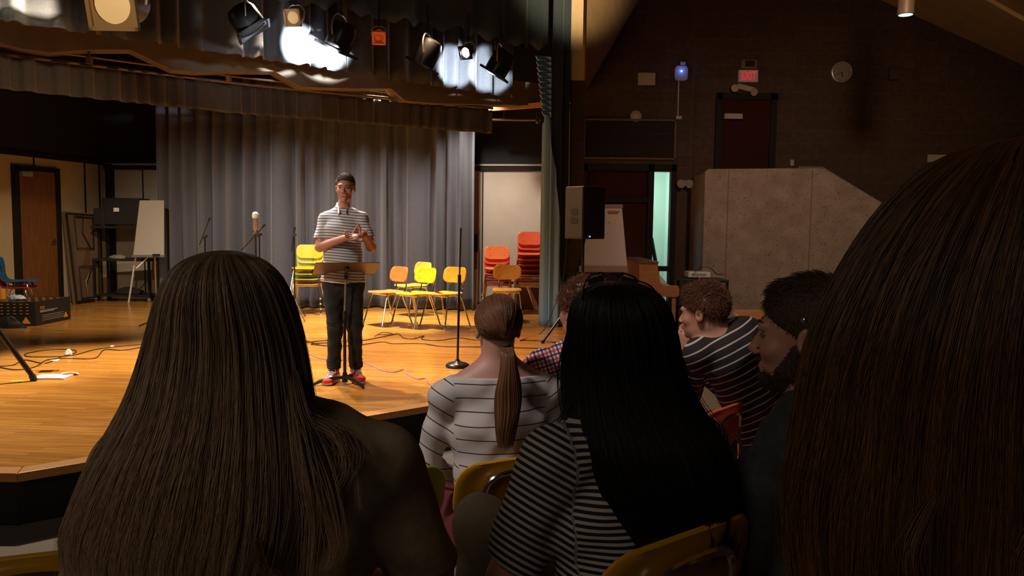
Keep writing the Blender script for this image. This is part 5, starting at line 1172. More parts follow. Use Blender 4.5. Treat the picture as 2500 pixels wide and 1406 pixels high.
def seated(label, Cpx, Yh, yaw, seat, m_shirt, m_legs, skin, sw=.37, hyaw=None, lean=0.0, hs=1.0, vox=.006, sleeve='long', sdir=None, wr=.004, neckline=.04, period=None, legm=1.0, torso=(.155, .10, .14, .105), arm_r=(.048, .040, .030), lap=True, knees=None, nape_cut=None, hpitch=0, base_z=None, detail=True, hands_at=None, shoe=True, elbow_out=.06, hipback=0.0, fl=0.0, shift=(0, 0), pants_r=(.088, .062, .064, .042), attr=None, wf=30, sh_drop=.185):
    C = at(*Cpx, Yh); f = Vector((-math.sin(yaw), math.cos(yaw), 0)); r = Vector((math.cos(yaw), math.sin(yaw), 0)); Z = Vector((0, 0, 1))
    B = basis(hyaw if hyaw is not None else yaw, hpitch)
    nk = C - Z * .135 * hs - f * .02; nk = Vector((nk.x, nk.y, nk.z)) + Vector((shift[0], shift[1], 0))
    hip = Vector((nk.x, nk.y, seat + .085)) - f * (lean + hipback); chest = nk - Z * .14; waist = (chest * .45 + hip * .55) - f * .015
    sh = [nk - Z * (sh_drop - .135) + r * x * sw / 2 for x in (-1, 1)]
    origin = Vector((hip.x, hip.y, fl)) if base_z is None else Vector((hip.x, hip.y, base_z))
    S = SDF(vox); P = head(S, C, B, nk, hs, detail=detail)
    G = SDF(vox); T_ = SDF(vox); w0, d0_, w1, d1_ = torso
    for Q, e in ((S, -.008), (G, .004)):
        Q.slab(nk - Z * .075, chest - Z * .08, r, w0 * .86 + e, d0_ * .86 + e, w0 + e, d0_ + e, k=.05)
        Q.slab(chest - Z * .08, waist, r, w0 + e, d0_ + e, w1 + e, d1_ * .92 + e, k=.05); Q.slab(waist, hip, r, w1 + e, d1_ * .92 + e, w1 * 1.12 + e, d1_ * 1.08 + e, k=.05)
        Q.cone(sh[0] - Z * .0, nk - Z * .01 - r * .03, arm_r[0] * 1.05 + e, .04 + e, k=.05); Q.cone(sh[1], nk - Z * .01 + r * .03, arm_r[0] * 1.05 + e, .04 + e, k=.05)
    kn, an = [], []
    for i, x in enumerate((-1, 1)):
        h_ = hip + r * x * .09 + f * .03
        k_ = (knees[i] if knees else hip + r * x * .13 + f * .44 + Z * .01); a_ = Vector((k_.x, k_.y, fl + .10)) + f * .02; kn.append(k_); an.append(a_)
        S.cone(h_, k_, pants_r[0] * .88, pants_r[1] * .88, k=.03); S.cone(k_, a_, pants_r[1] * .85, .035, k=.02); foot_body(S, a_, f)
        T_.cone(h_, k_, pants_r[0], pants_r[1], k=.04); T_.cone(k_, a_ + Z * .02, pants_r[2], pants_r[3] * 1.2, k=.03)
    T_.slab(hip - Z * .02, hip + Z * .06, r, w1 * 1.12, d1_ * 1.06, w1 * 1.05, d1_, k=.05)
    for i, x in enumerate((-1, 1)):
        el = sh[i] - Z * .25 + r * x * elbow_out + f * .05
        tgt = hands_at[i] if hands_at else hip + r * x * .07 + f * .30 + Z * .10
        dv = (tgt - el).normalized(); wv = el + dv * .235
        S.cone(sh[i], el, arm_r[0] * .9, arm_r[1] * .88, k=.03); S.cone(el, wv, arm_r[1] * .85, arm_r[2] * .85, k=.02); hand(S, wv, dv, Vector((0, 0, -1)) if abs(dv.z) < .8 else -f, .95, thumb=(1 if x < 0 else -1) * 1)
        if sleeve == 'long': G.cone(sh[i], el, arm_r[0] + .003, arm_r[1] + .004, k=.03); G.cone(el, wv - dv * .01, arm_r[1] + .004, arm_r[2] + .004, k=.02)
        else:
            q = sh[i] + (el - sh[i]) * .86; dd = (el - sh[i]).normalized(); G.cone(sh[i], el, arm_r[0] + .008, arm_r[1] + .016, k=.03, cut=[(q, dd)])
    o = S.mesh('person', skin, origin); tag(o, label, 'person')
    at_ = attr(dict(nk=nk, sh=sh, hip=hip, f=f, r=r, chest=chest, waist=waist)) if attr else {'s': lambda W: W[:, 2] * 1.0 + 10}
    at_ = {'s': at_['s']}
    G.mesh('shirt', m_shirt, origin, parent=o, wr=wr, wf=wf, attr=at_, cuts=None if nape_cut is None else [(nk + Z * nape_cut, (0, 0, 1))]).location = (0, 0, 0)
    T_.mesh('trousers', m_legs, origin, parent=o, wr=.003).location = (0, 0, 0)
    if shoe:
        for a_ in an: SS = shoe_sdf(a_, f, .007); SS.mesh('shoe', M['black'], origin, parent=o)
    return o, P, B, origin, dict(nk=nk, sh=sh, hip=hip, f=f, r=r, chest=chest, C=C)
# ================================================================== the standing man
def standing_man():
    fl = ST; bL, bR = st(812, 936), st(874, 932); base = (bL + bR) / 2 + Vector((0, .06, 0)); base.z = fl; origin = base.copy()
    Yb = base.y; X = lambda px, py, dy=0: at(px, py, Yb + dy)
    yaw = R(188); f = Vector((-math.sin(yaw), math.cos(yaw), 0)); r = Vector((math.cos(yaw), math.sin(yaw), 0)); Z = Vector((0, 0, 1))   # r points to image left
    C = X(843, 458, -.02); B = basis(R(183), R(-4), 0)
    S = SDF(.0050); hs = .98; nk = X(838, 512, .03); P = head(S, C, B, nk, hs, .050)
    chest = X(838, 560, .02); waist = X(838, 620, .03); hip = X(838, 672, .03)
    shL, shR = X(793, 535, .03), X(883, 534, .03)                   # image left, image right
    elL, elR = X(781, 603, -.03), X(906, 603, -.02); wL, wR = X(851, 578, -.19), X(889, 574, -.20)
    G = SDF(.006); T_ = SDF(.006)
    for Q, e in ((S, -.012), (G, .006)):
        Q.slab(nk - Z * .10, chest, r, .115 + e, .08 + e, .148 + e, .103 + e, k=.06); Q.slab(chest, waist, r, .155 + e, .105 + e, .138 + e, .098 + e, k=.05); Q.slab(waist, hip, r, .138 + e, .098 + e, .142 + e, .105 + e, k=.05)
        for sh in (shL, shR): Q.cone(sh, nk - Z * .005, .052 + e, .044 + e, k=.05)
    G.slab(waist, hip - Z * .05, r, .150, .108, .192, .150, k=.03, cut=[(hip - Z * .055, (0, 0, -1))])
    for sh, el, wv in ((shL, elL, wL), (shR, elR, wR)):
        S.cone(sh, el, .050, .041, k=.03); S.cone(el, wv, .041, .027, k=.015)
        dd = (el - sh).normalized(); G.cone(sh, sh + (el - sh) * .80, .050, .062, k=.03, cut=[(sh + (el - sh) * .72, dd)])
    # collar
    # hands meeting in front of the chest, fingers laced
    hand(S, wL, (wR - wL) * 1.0 + Vector((.03, -.02, .005)), Vector((0, -.2, .9)), .98, (.28, .34, .42, .5), thumb=-1, spread=.2, tdir=(.32, -.15, 1.0))
    hand(S, wR, (wL - wR) * 1.0 + Vector((-.02, -.05, -.02)), Vector((0, -.6, .6)), .98, (.55, .5, .45, .35), thumb=1, spread=.16, tdir=(.05, -.2, 1.0))
    aL, aR = X(815, 908, -.02), X(868, 893, .02); aL.z = fl + .10; aR.z = fl + .11; kL, kR = X(818, 800, -.03), X(866, 795, -.02)
    fL = Vector((-.12, -1, 0)).normalized(); fR = Vector((.42, -.9, 0)).normalized()
    for kx, ax_, hx, ff in ((kL, aL, 1, fL), (kR, aR, -1, fR)):
        h_ = hip + r * hx * .085 - Z * .05
        S.cone(h_, kx, .078, .052, k=.03); S.cone(kx, ax_, .050, .036, k=.02); foot_body(S, ax_, ff)
        T_.cone(h_, kx, .094, .066, k=.03); T_.cone(kx - Z * .02, ax_ + Z * .03, .063, .056, k=.02)
        for j, dz in enumerate((.02, .045, .075)): T_.ell(ax_ + Z * (dz + .005), (.062, .060, .014), k=.012)
        for dz in (.0, .05): T_.ell(kx + Z * dz, (.070, .068, .014), k=.012)
    T_.slab(hip - Z * .10, hip - Z * .0, r, .150, .105, .140, .098, k=.05)
    o = S.mesh('person', M['skin'], origin, rz=0); tag(o, 'man in striped short-sleeved shirt and red sneakers standing on the stage, hands together', 'person')
    c1, c2 = np.array(shL), np.array(shR)
    G.mesh('shirt', M['shirt_sp'], origin, parent=o, wr=.0035, wf=26, attr={'s': lambda W: W[:, 2] + .012 * np.sin(W[:, 0] * 9) + 5})
    cm = SDF(.004); 
    for x in (-1, 1): cm.slab(nk + r * x * .055 - f * .01 + Z * .045, nk + r * x * .03 + f * .085 - Z * .035, Vector((0, .3, 1)), .026, .006, .022, .005, k=.004)
    cm.slab(nk - f * .055 + r * .04 + Z * .045, nk - f * .055 - r * .04 + Z * .045, Z, .022, .006, .022, .006, k=.01)
    cm.mesh('collar', M['shirt_sp'], origin, parent=o, attr={'s': lambda W: W[:, 2] * 0 + .014})
    T_.mesh('trousers', M['jeans'], origin, parent=o, wr=.004, wf=34)
    pk = chest + r * -.075 + f * .118
    H = SDF(.005); scalp(H, P, B, hs, .008, (.086, .072)); H.mesh('hair', nm('cropped_hair', (.06, .032, .018), (.085, .046, .026), .9, 150), origin, parent=o, wr=.0015, wf=220)
    short_hair(P, B, origin, M['hairF'], o, 5, 2500, .010, (0, -.3, -.8), .002, .0007, front=(.086, .072), s=hs * 1.07)
    eyes(P, B, o, hs)
    bw = MB()
    for x in (-1, 1): bw.tube([P(x * .014, .096, .020), P(x * .030, .094, .026), P(x * .044, .080, .021)], [.0022, .003, .0015], 6, 3)
    bw.build('eyebrows', M['dkhair'], o, True, world=True)
    lp_ = SDF(.003); lp_.cone(P(-.019, .0895, -.066), P(.019, .0895, -.066), .0052, .0052, k=.004); lp_.cone(P(-.014, .0890, -.0745), P(.014, .0890, -.0745), .0058, .0058, k=.004); lp_.mesh('lips', nm('lips', (.40, .12, .10), (.44, .14, .12), .5, 9), origin, parent=o)
    for ax_, ff in ((aL, fL), (aR, fR)):
        SS = shoe_sdf(ax_, ff, .005); so = SS.mesh('sneaker', M['redshoe'], origin, parent=o); sd = Vector((-ff.y, ff.x, 0)); fz = ax_.z - .10
        K = SDF(.005); K.slab(Vector((ax_.x, ax_.y, fl + .016)) - ff * .04, Vector((ax_.x, ax_.y, fl + .016)) + ff * .17, sd, .047, .016, .050, .016, k=.01, cut=[((0, 0, fl + .002), (0, 0, -1)), ((0, 0, fl + .03), (0, 0, 1))]); q = K.mesh('sole', M['sole'], origin, parent=o); q.parent = so
        lm = MB()
        for j in range(4):
            c = ax_ + ff * (.045 + j * .022) + Z * (-.012 - j * .012); lm.tube([c - sd * .024, c + Z * .007, c + sd * .024], .0024, 6, 3); lm.tube([c - sd * .022, c + ff * .012 + Z * .004, c + sd * .022 + ff * .02], .0022, 6, 3)
        for x in (-1, 1): lm.tube([ax_ + ff * .04 + Z * .0, ax_ + ff * .05 + sd * x * .03 + Z * .012, ax_ + ff * .065 + sd * x * .035 - Z * .015, ax_ + ff * .045 + Z * .0], .003, 6, 4)
        l_ = lm.build('laces', M['lace'], so, True); l_.data.transform(Matrix.Translation(-origin))
        st_ = MB()
        for x in (-1, 1): st_.tube([ax_ - ff * .03 + sd * x * .0435 + Z * -.045, ax_ + ff * .02 + sd * x * .045 + Z * -.035, ax_ + ff * .05 + sd * x * .046 + Z * -.062, ax_ + ff * .09 + sd * x * .046 + Z * -.06], .005, 6, 4)
        s2 = st_.build('side_stripe', M['lace'], so, True); s2.data.transform(Matrix.Translation(-origin))
    bt = MB()
    for k in range(5): c = nk + f * (.105 + .012 * min(k, 2)) - Z * (.055 + .085 * k); bt.ball(c, .0055, 8)
    return o
standing_man()
def a_world(off=0): return lambda J: {'s': lambda W: W[:, 2] + 10 + off}
def a_ring(J):                                 # stripes run round the sleeves, level round the trunk
    nk, sh, r, f, hip = [np.array(x) if not isinstance(x, list) else [np.array(y) for y in x] for x in (J['nk'], J['sh'], J['r'], J['f'], J['hip'])]
    def g(W):
        lat = (W - nk) @ r; hw = abs((sh[1] - nk) @ r); s = W[:, 2] + 10
        for i, x in enumerate((-1, 1)):
            d = -np.array([0, 0, 1.]) + r * x * .62; d /= np.linalg.norm(d); s = np.where(lat * x > hw * .90 - np.clip(-(W[:, 2] - sh[i][2]) - .12, 0, 1) * .15, 20 - (W - sh[i]) @ d, s)
        return s
    return {'s': g}
# ---- woman with the ponytail
o, P, B, og, J = seated('woman with a low ponytail in a pale thinly striped long-sleeved top', (1214, 800), 2.72, R(14), .475, M['shirt_w'], M['maroon'], M['skin2'], sw=.36, hs=.93, sleeve='long', vox=.006, nape_cut=-.035, attr=a_ring, torso=(.165, .10, .135, .10), fl=.11, wr=.004, sh_drop=.235)
H = SDF(.005); scalp(H, P, B, .93, .010, (.088, .055), -.05); hh = H.mesh('hair', M['hairB'], og, parent=o, attr={'tone': lambda W: .3 + .3 * np.sin(W[:, 0] * 300), 'along': lambda W: W[:, 0] * 0 + .2})
rs_ = np.random.RandomState(3); n = 1700; Bm = np.array(B); C0 = np.array(P(0, 0, 0)); tie = at(1236, 842, 2.60)
tl = (np.array(tie) - C0) @ Bm
z = rs_.uniform(-.55, 1, n * 3); a = rs_.uniform(0, 2 * PI, n * 3); r_ = np.sqrt(1 - z * z); un = np.stack([r_ * np.cos(a), r_ * np.sin(a), z], 1)
un = un[(un[:, 1] * .5 * .1 - .866 * un[:, 2] * .09 < .03) & (un[:, 1] < .75)][:n]; n = len(un); rad3 = np.array([.087, .106, .094]) * .93; cen = np.array([0, -.022, .035]) * .93
tu = (tl - cen) / rad3; tu /= np.linalg.norm(tu); u = np.linspace(0, 1, 22)[None, :, None]
pa_ = un[:, None, :] * (1 - u) + tu * u + .0 * u; dirn = pa_ / (np.linalg.norm(pa_, axis=2, keepdims=True) + 1e-6); dirn[..., 2:3] += .12 * np.sin(u * PI) ; dirn /= np.linalg.norm(dirn, axis=2, keepdims=True)
lp3 = cen + dirn * rad3 * (1.0 + rs_.uniform(-.01, .025, (n, 1, 1)))
strand_mesh('hair_strands', C0 + lp3 @ Bm.T, rs_.uniform(.7, 1.3, n) * .0012, np.clip(.5 + .4 * vnoise(a[:n] * 2, 4) + rs_.normal(0, .2, n), 0, 1), M['hairB'], hh, og, taper=1)
# ponytail
n = 900; g = [at(1236, 842, 2.60), at(1240, 862, 2.55), at(1243, 920, 2.54), at(1240, 980, 2.545), at(1236, 1040, 2.545), at(1233, 1095, 2.55)]; wdt_ = [.010, .022, .036, .042, .040, .022]
an_ = rs_.uniform(0, 2 * PI, n); q = np.sqrt(rs_.rand(n)); T1 = rs_.uniform(.8, 1.03, n); t = np.linspace(0, 1, 30)[None, :] * T1[:, None]
gc = cr(np.array([tuple(x) for x in g]), np.clip(t, 0, 1)); gw = cr(np.array(wdt_)[:, None], np.clip(t, 0, 1))[..., 0]
off = np.stack([np.cos(an_)[:, None] * q[:, None] * gw, np.sin(an_)[:, None] * q[:, None] * gw * .6, 0 * gw], -1); off[..., 0] += .003 * np.sin(t * 14 + an_[:, None])
strand_mesh('hair_strands', gc + off, rs_.uniform(.7, 1.4, n) * .0014, np.clip(.55 + rs_.normal(0, .3, n), 0, 1), M['hairB'], hh, og)
MB().lathe([(.012, -.007), (.0165, 0), (.012, .007)], tie + Vector((.001, -.022, -.006)), (at(1240, 862, 2.55) - tie), 16).build('hair_tie', M['black'], hh, True).data.transform(Matrix.Translation(-og))
MB().tube([J['nk'] + Vector((-.062, .0, .0)), J['nk'] + Vector((-.04, -.045, -.004)), J['nk'] + Vector((0, -.060, -.006)), J['nk'] + Vector((.04, -.045, -.002)), J['nk'] + Vector((.062, 0, .002))], .0009, 5, 4).build('necklace', M['alu'], o, True).data.transform(Matrix.Translation(-og))
# ---- long brown hair, front left
o, P, B, og, J = seated('woman with very long brown hair in an olive-brown shirt, front left', (572, 822), 1.30, R(10), .69, M['oliveshirt'], M['jeans'], M['skin2'], sw=.40, hs=.98, sleeve='short', vox=.008, attr=None, torso=(.185, .11, .155, .12), arm_r=(.062, .05, .035), fl=.22, wr=.006, wf=22, sh_drop=.225, shift=(.035, .03), elbow_out=.09)
rows = [(617, 535, 565, .010, .0), (620, 508, 590, .035, 0), (628, 478, 618, .060, 0), (645, 446, 648, .082, 0), (680, 418, 682, .102, 0), (740, 392, 712, .112, 0), (810, 372, 735, .112, 0), (880, 350, 750, .112, -.005), (950, 325, 762, .115, -.015), (1010, 295, 775, .12, -.02), (1080, 252, 790, .125, -.03), (1150, 212, 800, .13, -.035), (1220, 182, 800, .13, -.04), (1290, 160, 785, .128, -.045), (1360, 165, 760, .12, -.045)]
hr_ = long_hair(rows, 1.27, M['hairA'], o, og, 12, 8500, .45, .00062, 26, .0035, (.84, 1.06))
rs_ = np.random.RandomState(8)
def locks(guides, Y0, n, wd_, rad, m, parent, og, seed, tone=.7):
    rs = np.random.RandomState(seed); out = []
    for gpts in guides:
        g3 = np.array([tuple(at(x, y, Y0 + (dy if False else 0)) + Vector((0, dy, 0))) for x, y, dy in gpts]); u = np.linspace(0, 1, 26)
        base = cr(g3, u)[None]; o_ = rs.normal(0, 1, (n, 1, 3)) * wd_ * (.4 + .6 * np.sin(u * PI))[None, :, None]; out.append(base + o_ + rs.normal(0, wd_ * .5, (n, 1, 3)) * (u ** 2)[None, :, None])
    W = np.concatenate(out); return strand_mesh('hair_lock', W, rs.uniform(.7, 1.3, len(W)) * rad, np.clip(tone + rs.normal(0, .25, len(W)), 0, 1.2), m, parent, og)
locks([[(735, 900, -.05), (765, 985, -.09), (800, 1060, -.10), (838, 1150, -.12), (862, 1260, -.13), (838, 1300, -.13)],
       [(740, 930, -.06), (770, 1010, -.10), (800, 1110, -.13), (812, 1200, -.13), (800, 1340, -.13)],
       [(745, 960, -.05), (790, 1005, -.07), (850, 1040, -.075), (872, 1100, -.085), (838, 1165, -.095), (800, 1180, -.10)]], 1.27, 70, .009, .0006, M['hairA'], hr_, og, 4)
locks([[(700, 1230, -.15), (716, 1290, -.155), (745, 1312, -.155), (750, 1335, -.155), (712, 1340, -.155)]], 1.27, 30, .006, .0004, M['hairB'], hr_, og, 14, .5)
locks([[(742, 900, .02), (760, 985, .0), (810, 1020, -.02), (880, 1045, -.03), (930, 1090, -.05)], [(745, 930, .0), (775, 1000, -.03), (835, 1045, -.05), (890, 1120, -.08), (905, 1200, -.09)]], 1.27, 26, .004, .0006, M['hairA'], hr_, og, 5, .5)
pin = at(655, 658, 1.17); MB().tube([pin, pin + Vector((.010, -.002, -.008)), pin + Vector((.016, 0, -.018))], .0025, 6, 2).build('hair_clip', M['black'], hr_, True).data.transform(Matrix.Translation(-og))
# ---- black hair with sunglasses
khk = at(1172, 1245, 1.95)
o, P, B, og, J = seated('woman with long black hair and sunglasses on her head, narrow-striped tee', (1500, 848), 1.66, R(24), .66, M['shirt_b'], M['khaki'], M['skin'], sw=.36, hs=.96, sleeve='short', vox=.006, attr=a_ring, torso=(.175, .11, .145, .11), arm_r=(.055, .046, .034), fl=.22, wr=.004, sh_drop=.228, shift=(.022, .0), knees=[khk + Vector((.0, .0, -.03)), at(1560, 1330, 2.1)], pants_r=(.09, .068, .06, .042), elbow_out=.075)
rows = [(690, 1490, 1520, .01, 0), (693, 1465, 1550, .04, 0), (702, 1440, 1580, .065, 0), (722, 1412, 1608, .088, 0), (760, 1394, 1632, .105, 0), (820, 1388, 1650, .112, 0), (880, 1386, 1660, .112, 0), (950, 1390, 1688, .115, -.01), (1010, 1393, 1722, .125, -.02), (1070, 1398, 1765, .135, -.035), (1140, 1415, 1792, .14, -.045), (1210, 1450, 1800, .14, -.05), (1290, 1510, 1790, .135, -.05)]
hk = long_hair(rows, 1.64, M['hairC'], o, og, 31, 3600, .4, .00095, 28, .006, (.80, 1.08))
locks([[(1400, 850, .0), (1388, 930, -.0), (1400, 1010, -.03), (1440, 1080, -.08), (1480, 1170, -.1)], [(1394, 800, .0), (1378, 900, .0), (1382, 980, -.02), (1392, 1040, -.03)], [(1400, 960, -.03), (1372, 1030, -.06), (1400, 1110, -.09), (1450, 1200, -.1)], [(1650, 900, 0), (1700, 1030, -.03), (1745, 1120, -.05), (1775, 1230, -.08), (1760, 1320, -.1)], [(1660, 940, 0), (1690, 1060, -.04), (1725, 1150, -.07), (1740, 1260, -.08), (1720, 1330, -.1)], [(1480, 1150, -.1), (1500, 1220, -.11), (1545, 1290, -.11)]], 1.64, 70, .006, .0008, M['hairC'], hk, og, 9)
sg = thing('sunglasses', 'dark sunglasses pushed up on top of the black-haired woman\'s head', 'sunglasses', at(1495, 690, 1.72) - Vector((0, 0, .0)))
for a_, b_ in (((1432, 682), (1478, 670)), ((1510, 672), (1558, 686))):
    c = (at(*a_, 1.70) + at(*b_, 1.70)) / 2 - Vector((0, 0, .006)); dx_ = (at(*b_, 1.70) - at(*a_, 1.70)) / 2; L = SDF(.003); L.slab(c - dx_ * .75 + Vector((0, 0, -.002)), c + dx_ * .75 + Vector((0, 0, -.002)), Vector((0, -.6, .6)), .015, .003, .015, .003, k=.004); L.mesh('lens', M['sung'], sg.location, parent=sg)
    MB().tube([c - dx_ + Vector((0, .01, 0)), c - dx_ * .6 + Vector((0, 0, .012)), c + dx_ * .6 + Vector((0, 0, .012)), c + dx_ + Vector((0, .01, 0))], .0022, 6, 4).build('rim', M['blackp'], sg, True, world=True)
MB().tube([at(1478, 672, 1.70), at(1494, 668, 1.70), at(1510, 673, 1.70)], .002, 6, 3).build('bridge', M['blackp'], sg, True, world=True)
MB().tube([at(1558, 686, 1.70), at(1590, 700, 1.64), at(1612, 735, 1.58)], .0022, 6, 4).tube([at(1432, 682, 1.70), at(1425, 700, 1.64), at(1420, 730, 1.58)], .0022, 6, 4).build('temples', M['blackp'], sg, True, world=True)
# ---- bearded man in profile
o, P, B, og, J = seated('bearded man in profile wearing a dark jacket with red piping', (1966, 816), 1.74, R(30), .66, M['jacket'], M['jeans'], M['skin'], sw=.37, hyaw=R(63), hs=1.06, sleeve='long', vox=.0055, attr=None, torso=(.165, .11, .15, .12), arm_r=(.058, .05, .04), fl=.22, wr=.005, sh_drop=.30, shift=(.03, .0), hpitch=R(-3), elbow_out=.02)
H = SDF(.005); scalp(H, P, B, 1.06, .006, (.094, .050), -.062); hh = H.mesh('hair', M['hairF'], og, parent=o, wr=.0006, wf=160, attr={'tone': lambda W: .2 + 0 * W[:, 0], 'along': lambda W: 0 * W[:, 0] + .2})
s_ = short_hair(P, B, og, M['hairF'], hh, 15, 4200, .042, (0, 1.0, .30), .004, .0009, front=(.096, .050), s=1.07, spike=.010); s_.parent = hh
bd = SDF(.004); Bi = np.array(B.transposed())
bc = [(P(0, .0, -.040), B @ Vector((0, .45, .89)))]
bd.ell(P(0, .032, -.078), (.056, .060, .045), Bi, k=.02, cut=[(P(0, .095, -.052), B @ Vector((0, -.25, .97)))]); bd.ell(P(0, .074, -.098), (.024, .022, .022), Bi, k=.02)
for x in (-1, 1): bd.slab(P(x * .060, .008, -.02), P(x * .050, .03, -.075), B @ Vector((0, 1, 0)), .010, .008, .024, .012, k=.015)
bd.slab(P(-.018, .092, -.054), P(.018, .092, -.054), B @ Vector((0, 1, 0)), .006, .006, .006, .006, k=.006)
bd.mesh('beard', M['hairF'], og, parent=o, wr=.0006, wf=300, attr={'tone': lambda W: .3 + 0 * W[:, 0], 'along': lambda W: 0 * W[:, 0] + .2}); eyes(P, B, o, 1.06)
MB().tube([P(-.014, .090, .027), P(-.030, .0885, .031), P(-.044, .078, .026)], [.003, .0035, .002], 6, 3).tube([P(.014, .090, .027), P(.030, .0885, .031), P(.044, .078, .026)], [.003, .0035, .002], 6, 3).build('eyebrows', M['dkhair'], o, True).data.transform(Matrix.Translation(-og))
sL = at(1795, 1045, 1.66)
pm = MB(); q0 = J['sh'][0]; Zz = Vector((0, 0, 1)); pm.tube([J['nk'] - J['r'] * .05 + Zz * .0 - J['f'] * .04, q0 + J['r'] * .06 + Zz * .062 - J['f'] * .02, q0 + J['r'] * .035 + Zz * .058 - J['f'] * .035, q0 + J['r'] * .03 + Zz * .02 - J['f'] * .070, q0 + J['r'] * .03 - Zz * .05 - J['f'] * .088, q0 + J['r'] * .04 - Zz * .12 - J['f'] * .1], .006, 6, 5); pm.build('red_piping', M['piping'], o, True).data.transform(Matrix.Translation(-og))
def fuzz(ob, n, ln, flow, rad, m, origin, seed=1):
    me = ob.data; k = len(me.vertices); co = np.empty(k * 3, np.float32); me.vertices.foreach_get('co', co); co = co.reshape(-1, 3)
    rs = np.random.RandomState(seed); ix = rs.randint(0, k, n); nr_ = np.array([tuple(me.vertices[int(i)].normal) for i in ix]); p = co[ix] + np.array(origin)
    d = nr_ * .5 + np.array(flow)[None, :] + rs.normal(0, .35, (n, 3)); d /= np.linalg.norm(d, axis=1, keepdims=True); u = np.linspace(0, 1, 5)[None, :, None]
    q = strand_mesh('hair_strands', p[:, None, :] + d[:, None, :] * u * (ln * rs.uniform(.5, 1.2, (n, 1, 1))), rs.uniform(.7, 1.3, n) * rad, rs.uniform(0, 1, n), m, ob, origin); return q
fuzz(bpy.data.objects['beard'], 5000, .006, (-.1, 0, -.6), .0006, M['hairF'], og)
fuzz(hh, 6000, .007, (0, 0, -.6), .0006, M['hairF'], og, 2)
# ---- leaning man in the striped shirt
def leaning_man():
    Yh = 3.45; C = at(1716, 762, Yh); B = basis(R(56), R(-6)); hs = .98; fl = 0.0; Z = Vector((0, 0, 1)); S = SDF(.006)
    nk = at(1752, 826, Yh + .0); P = head(S, C, B, nk, hs, .054); hip = at(1868, 1075, Yh + .30); origin = Vector((hip.x, hip.y, 0))
    r = Vector((.80, .60, 0)).normalized(); f = Vector((-.6, .8, 0))
    up_b = at(1790, 850, Yh); mid = at(1828, 935, Yh + .14)
    shL, shR = at(1706, 862, Yh - .05), at(1838, 845, Yh + .20); elL = at(1678, 985, Yh + .12); wL = at(1668, 862, Yh + .18); elR = at(1800, 980, Yh + .42); wR = at(1700, 900, Yh + .40)
    G = SDF(.006)
    for Q, e in ((S, -.008), (G, .005)):
        Q.slab(up_b, mid, r, .165 + e, .115 + e, .150 + e, .115 + e, k=.06); Q.slab(mid, hip, r, .150 + e, .115 + e, .145 + e, .115 + e, k=.06)
        Q.cone(nk - Z * .02, shL, .05 + e, .062 + e, k=.05); Q.cone(nk - Z * .02, shR, .05 + e, .062 + e, k=.05)
        for a_, b_, c_ in ((shL, elL, wL), (shR, elR, wR)): Q.cone(a_, b_, .056 + e, .046 + e, k=.03); Q.cone(b_, b_ + (c_ - b_) * (.8 if Q is G else 1), .044 + e, (.034 if Q is G else .028) + e, k=.02)
    hand(S, wL, Vector((.02, .0, 1)), Vector((.6, .6, 0)), .95, (.7, .75, .8, .85), thumb=1); hand(S, wR, Vector((-.5, -.3, .3)), Vector((0, 0, 1)), .95, (.5,) * 4, thumb=-1)
    T_ = SDF(.008)
    for x in (-1, 1):
        h_ = hip + r * x * .09 - Z * .03; k_ = h_ + f * .44 + r * x * .06; a_ = Vector((k_.x, k_.y, .10)); S.cone(h_, k_, .08, .055, k=.03); S.cone(k_, a_, .05, .036, k=.02); foot_body(S, a_, f)
        T_.cone(h_, k_, .092, .068, k=.04); T_.cone(k_, a_, .064, .055, k=.03)
    T_.slab(hip - Z * .06, hip + Z * .03, r, .165, .125, .155, .12, k=.05)
    o = S.mesh('person', M['skin'], origin); tag(o, 'auburn-haired man in a black white-striped shirt leaning forward, chin on hand', 'person')
    ax_ = np.array([-.48, .05, .87]); h0 = np.array(hip); sl0 = np.array(shL); ad = np.array((elL - shL).normalized())
    def st_(W):
        s = (W - h0) @ ax_; lat = (W - sl0) @ ad; dd = np.linalg.norm((W - sl0) - lat[:, None] * ad, axis=1); arm = (dd < .085) & (lat > .07) & (W[:, 0] < sl0[0] + .03)
        return np.where(arm, -lat * .9 + 20, s + 10)
    G.mesh('shirt', M['shirt_m'], origin, parent=o, wr=.004, wf=26, attr={'s': st_}); T_.mesh('trousers', M['jeans'], origin, parent=o, wr=.003)
    H = SDF(.005); scalp(H, P, B, hs, .010, (.090, .050), -.062); hh = H.mesh('hair', M['hairE'], origin, parent=o, wr=.0006, wf=160, attr={'tone': lambda W: .2 + 0 * W[:, 0], 'along': lambda W: 0 * W[:, 0] + .15})
    q = short_hair(P, B, origin, M['hairE'], hh, 25, 2600, .034, (0, .5, -.1), .016, .0012, front=(.092, .050), s=1.06, spike=.012); q.parent = hh
    fuzz(hh, 5000, .014, (0, 0, -.5), .0009, M['hairE'], origin, 12)
    for k_ in (-1, 1):
        a_ = hip + r * k_ * .15 - Z * .03 + f * .44; a_.z = .10; shoe_sdf(a_, f, .008).mesh('shoe', M['black'], origin, parent=o)
leaning_man()
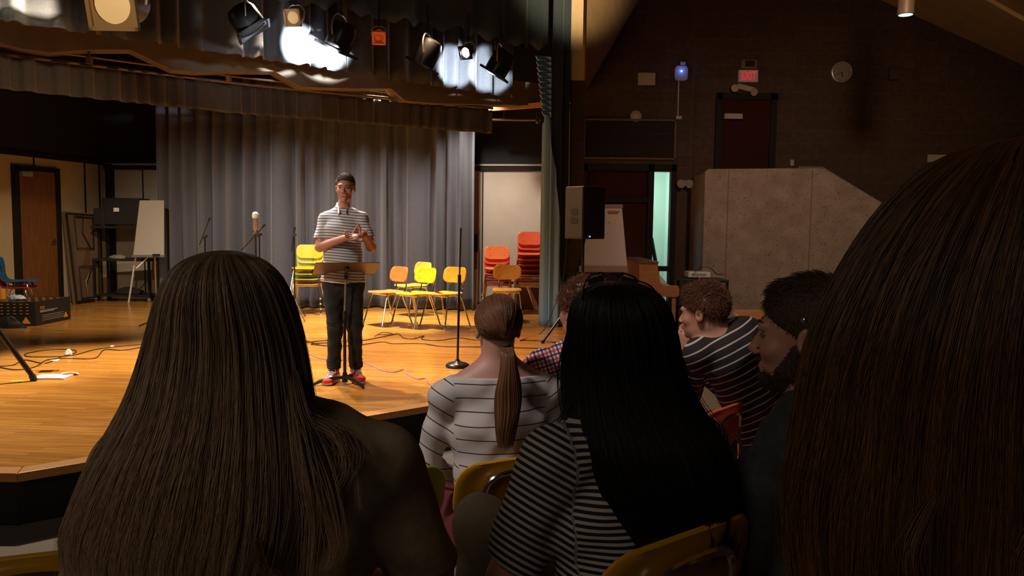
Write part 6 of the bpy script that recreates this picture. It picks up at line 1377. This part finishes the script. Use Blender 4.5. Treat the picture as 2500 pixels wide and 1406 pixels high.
# ---- curly-haired person in plaid
o, P, B, og, J = seated('curly-haired person in a red and navy plaid shirt, half hidden by the black hair', (1420, 758), 3.05, R(30), .52, M['plaid'], M['jeans'], M['skin'], sw=.42, hs=.97, hyaw=R(30), sleeve='long', vox=.007, torso=(.165, .11, .14, .11), arm_r=(.06, .048, .036), fl=.11, wr=.005, sh_drop=.215, shift=(.01, .0), elbow_out=.05)
H = SDF(.005); scalp(H, P, B, 1.0, .016, (.088, .055), -.04); hh = H.mesh('hair', M['hairB'], og, parent=o, wr=.006, wf=150, attr={'tone': lambda W: .2 + 0 * W[:, 0], 'along': lambda W: 0 * W[:, 0] + .0})
fuzz(hh, 2500, .022, (0, 0, .1), .0011, M['hairB'], og, 7)
# ---- golden brown hair filling the right
o, P, B, og, J = seated('woman with large golden-brown hair filling the right edge of the view', (2440, 815), .62, R(6), .72, M['black'], M['jeans'], M['skin2'], sw=.34, hs=1.0, sleeve='short', vox=.008, torso=(.16, .10, .14, .11), fl=.22, wr=.004, sh_drop=.30, shift=(.03, .03), elbow_out=.03)
rows = [(352, 2470, 2520, .012, 0), (357, 2420, 2570, .04, 0), (380, 2340, 2640, .06, 0), (425, 2262, 2700, .082, 0), (510, 2170, 2760, .10, 0), (640, 2072, 2820, .112, 0), (780, 1998, 2860, .12, 0), (920, 1955, 2890, .122, 0), (1060, 1930, 2910, .125, -.0), (1200, 1902, 2930, .13, -.0), (1340, 1900, 2950, .13, -.0), (1480, 1930, 2930, .125, -.0), (1620, 1960, 2900, .12, 0)]
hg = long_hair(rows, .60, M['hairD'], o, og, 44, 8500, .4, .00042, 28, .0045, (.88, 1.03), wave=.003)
locks([[(2380, 900, -.138), (2300, 1060, -.142), (2210, 1150, -.146), (2200, 1260, -.146), (2240, 1340, -.146), (2300, 1400, -.142)], [(2420, 880, -.14), (2340, 1060, -.142), (2270, 1180, -.146), (2260, 1290, -.146), (2310, 1380, -.142)], [(2400, 960, -.14), (2370, 1040, -.146), (2390, 1160, -.146), (2450, 1230, -.142)], [(2070, 1080, -.125), (2010, 1170, -.135), (2030, 1240, -.135), (2070, 1260, -.135)]], .60, 90, .003, .00045, M['hairD'], hg, og, 6, 1.1)
MB().ball((0, 0, 0), .0024, 10).build('earring', M['chrome'], None, True, loc=at(1958, 780, 1.2)); er = bpy.data.objects['earring']; er.location = at(1964, 781, .585); tag(er, 'small shiny stud catching light at the edge of the golden-brown hair', 'earring')
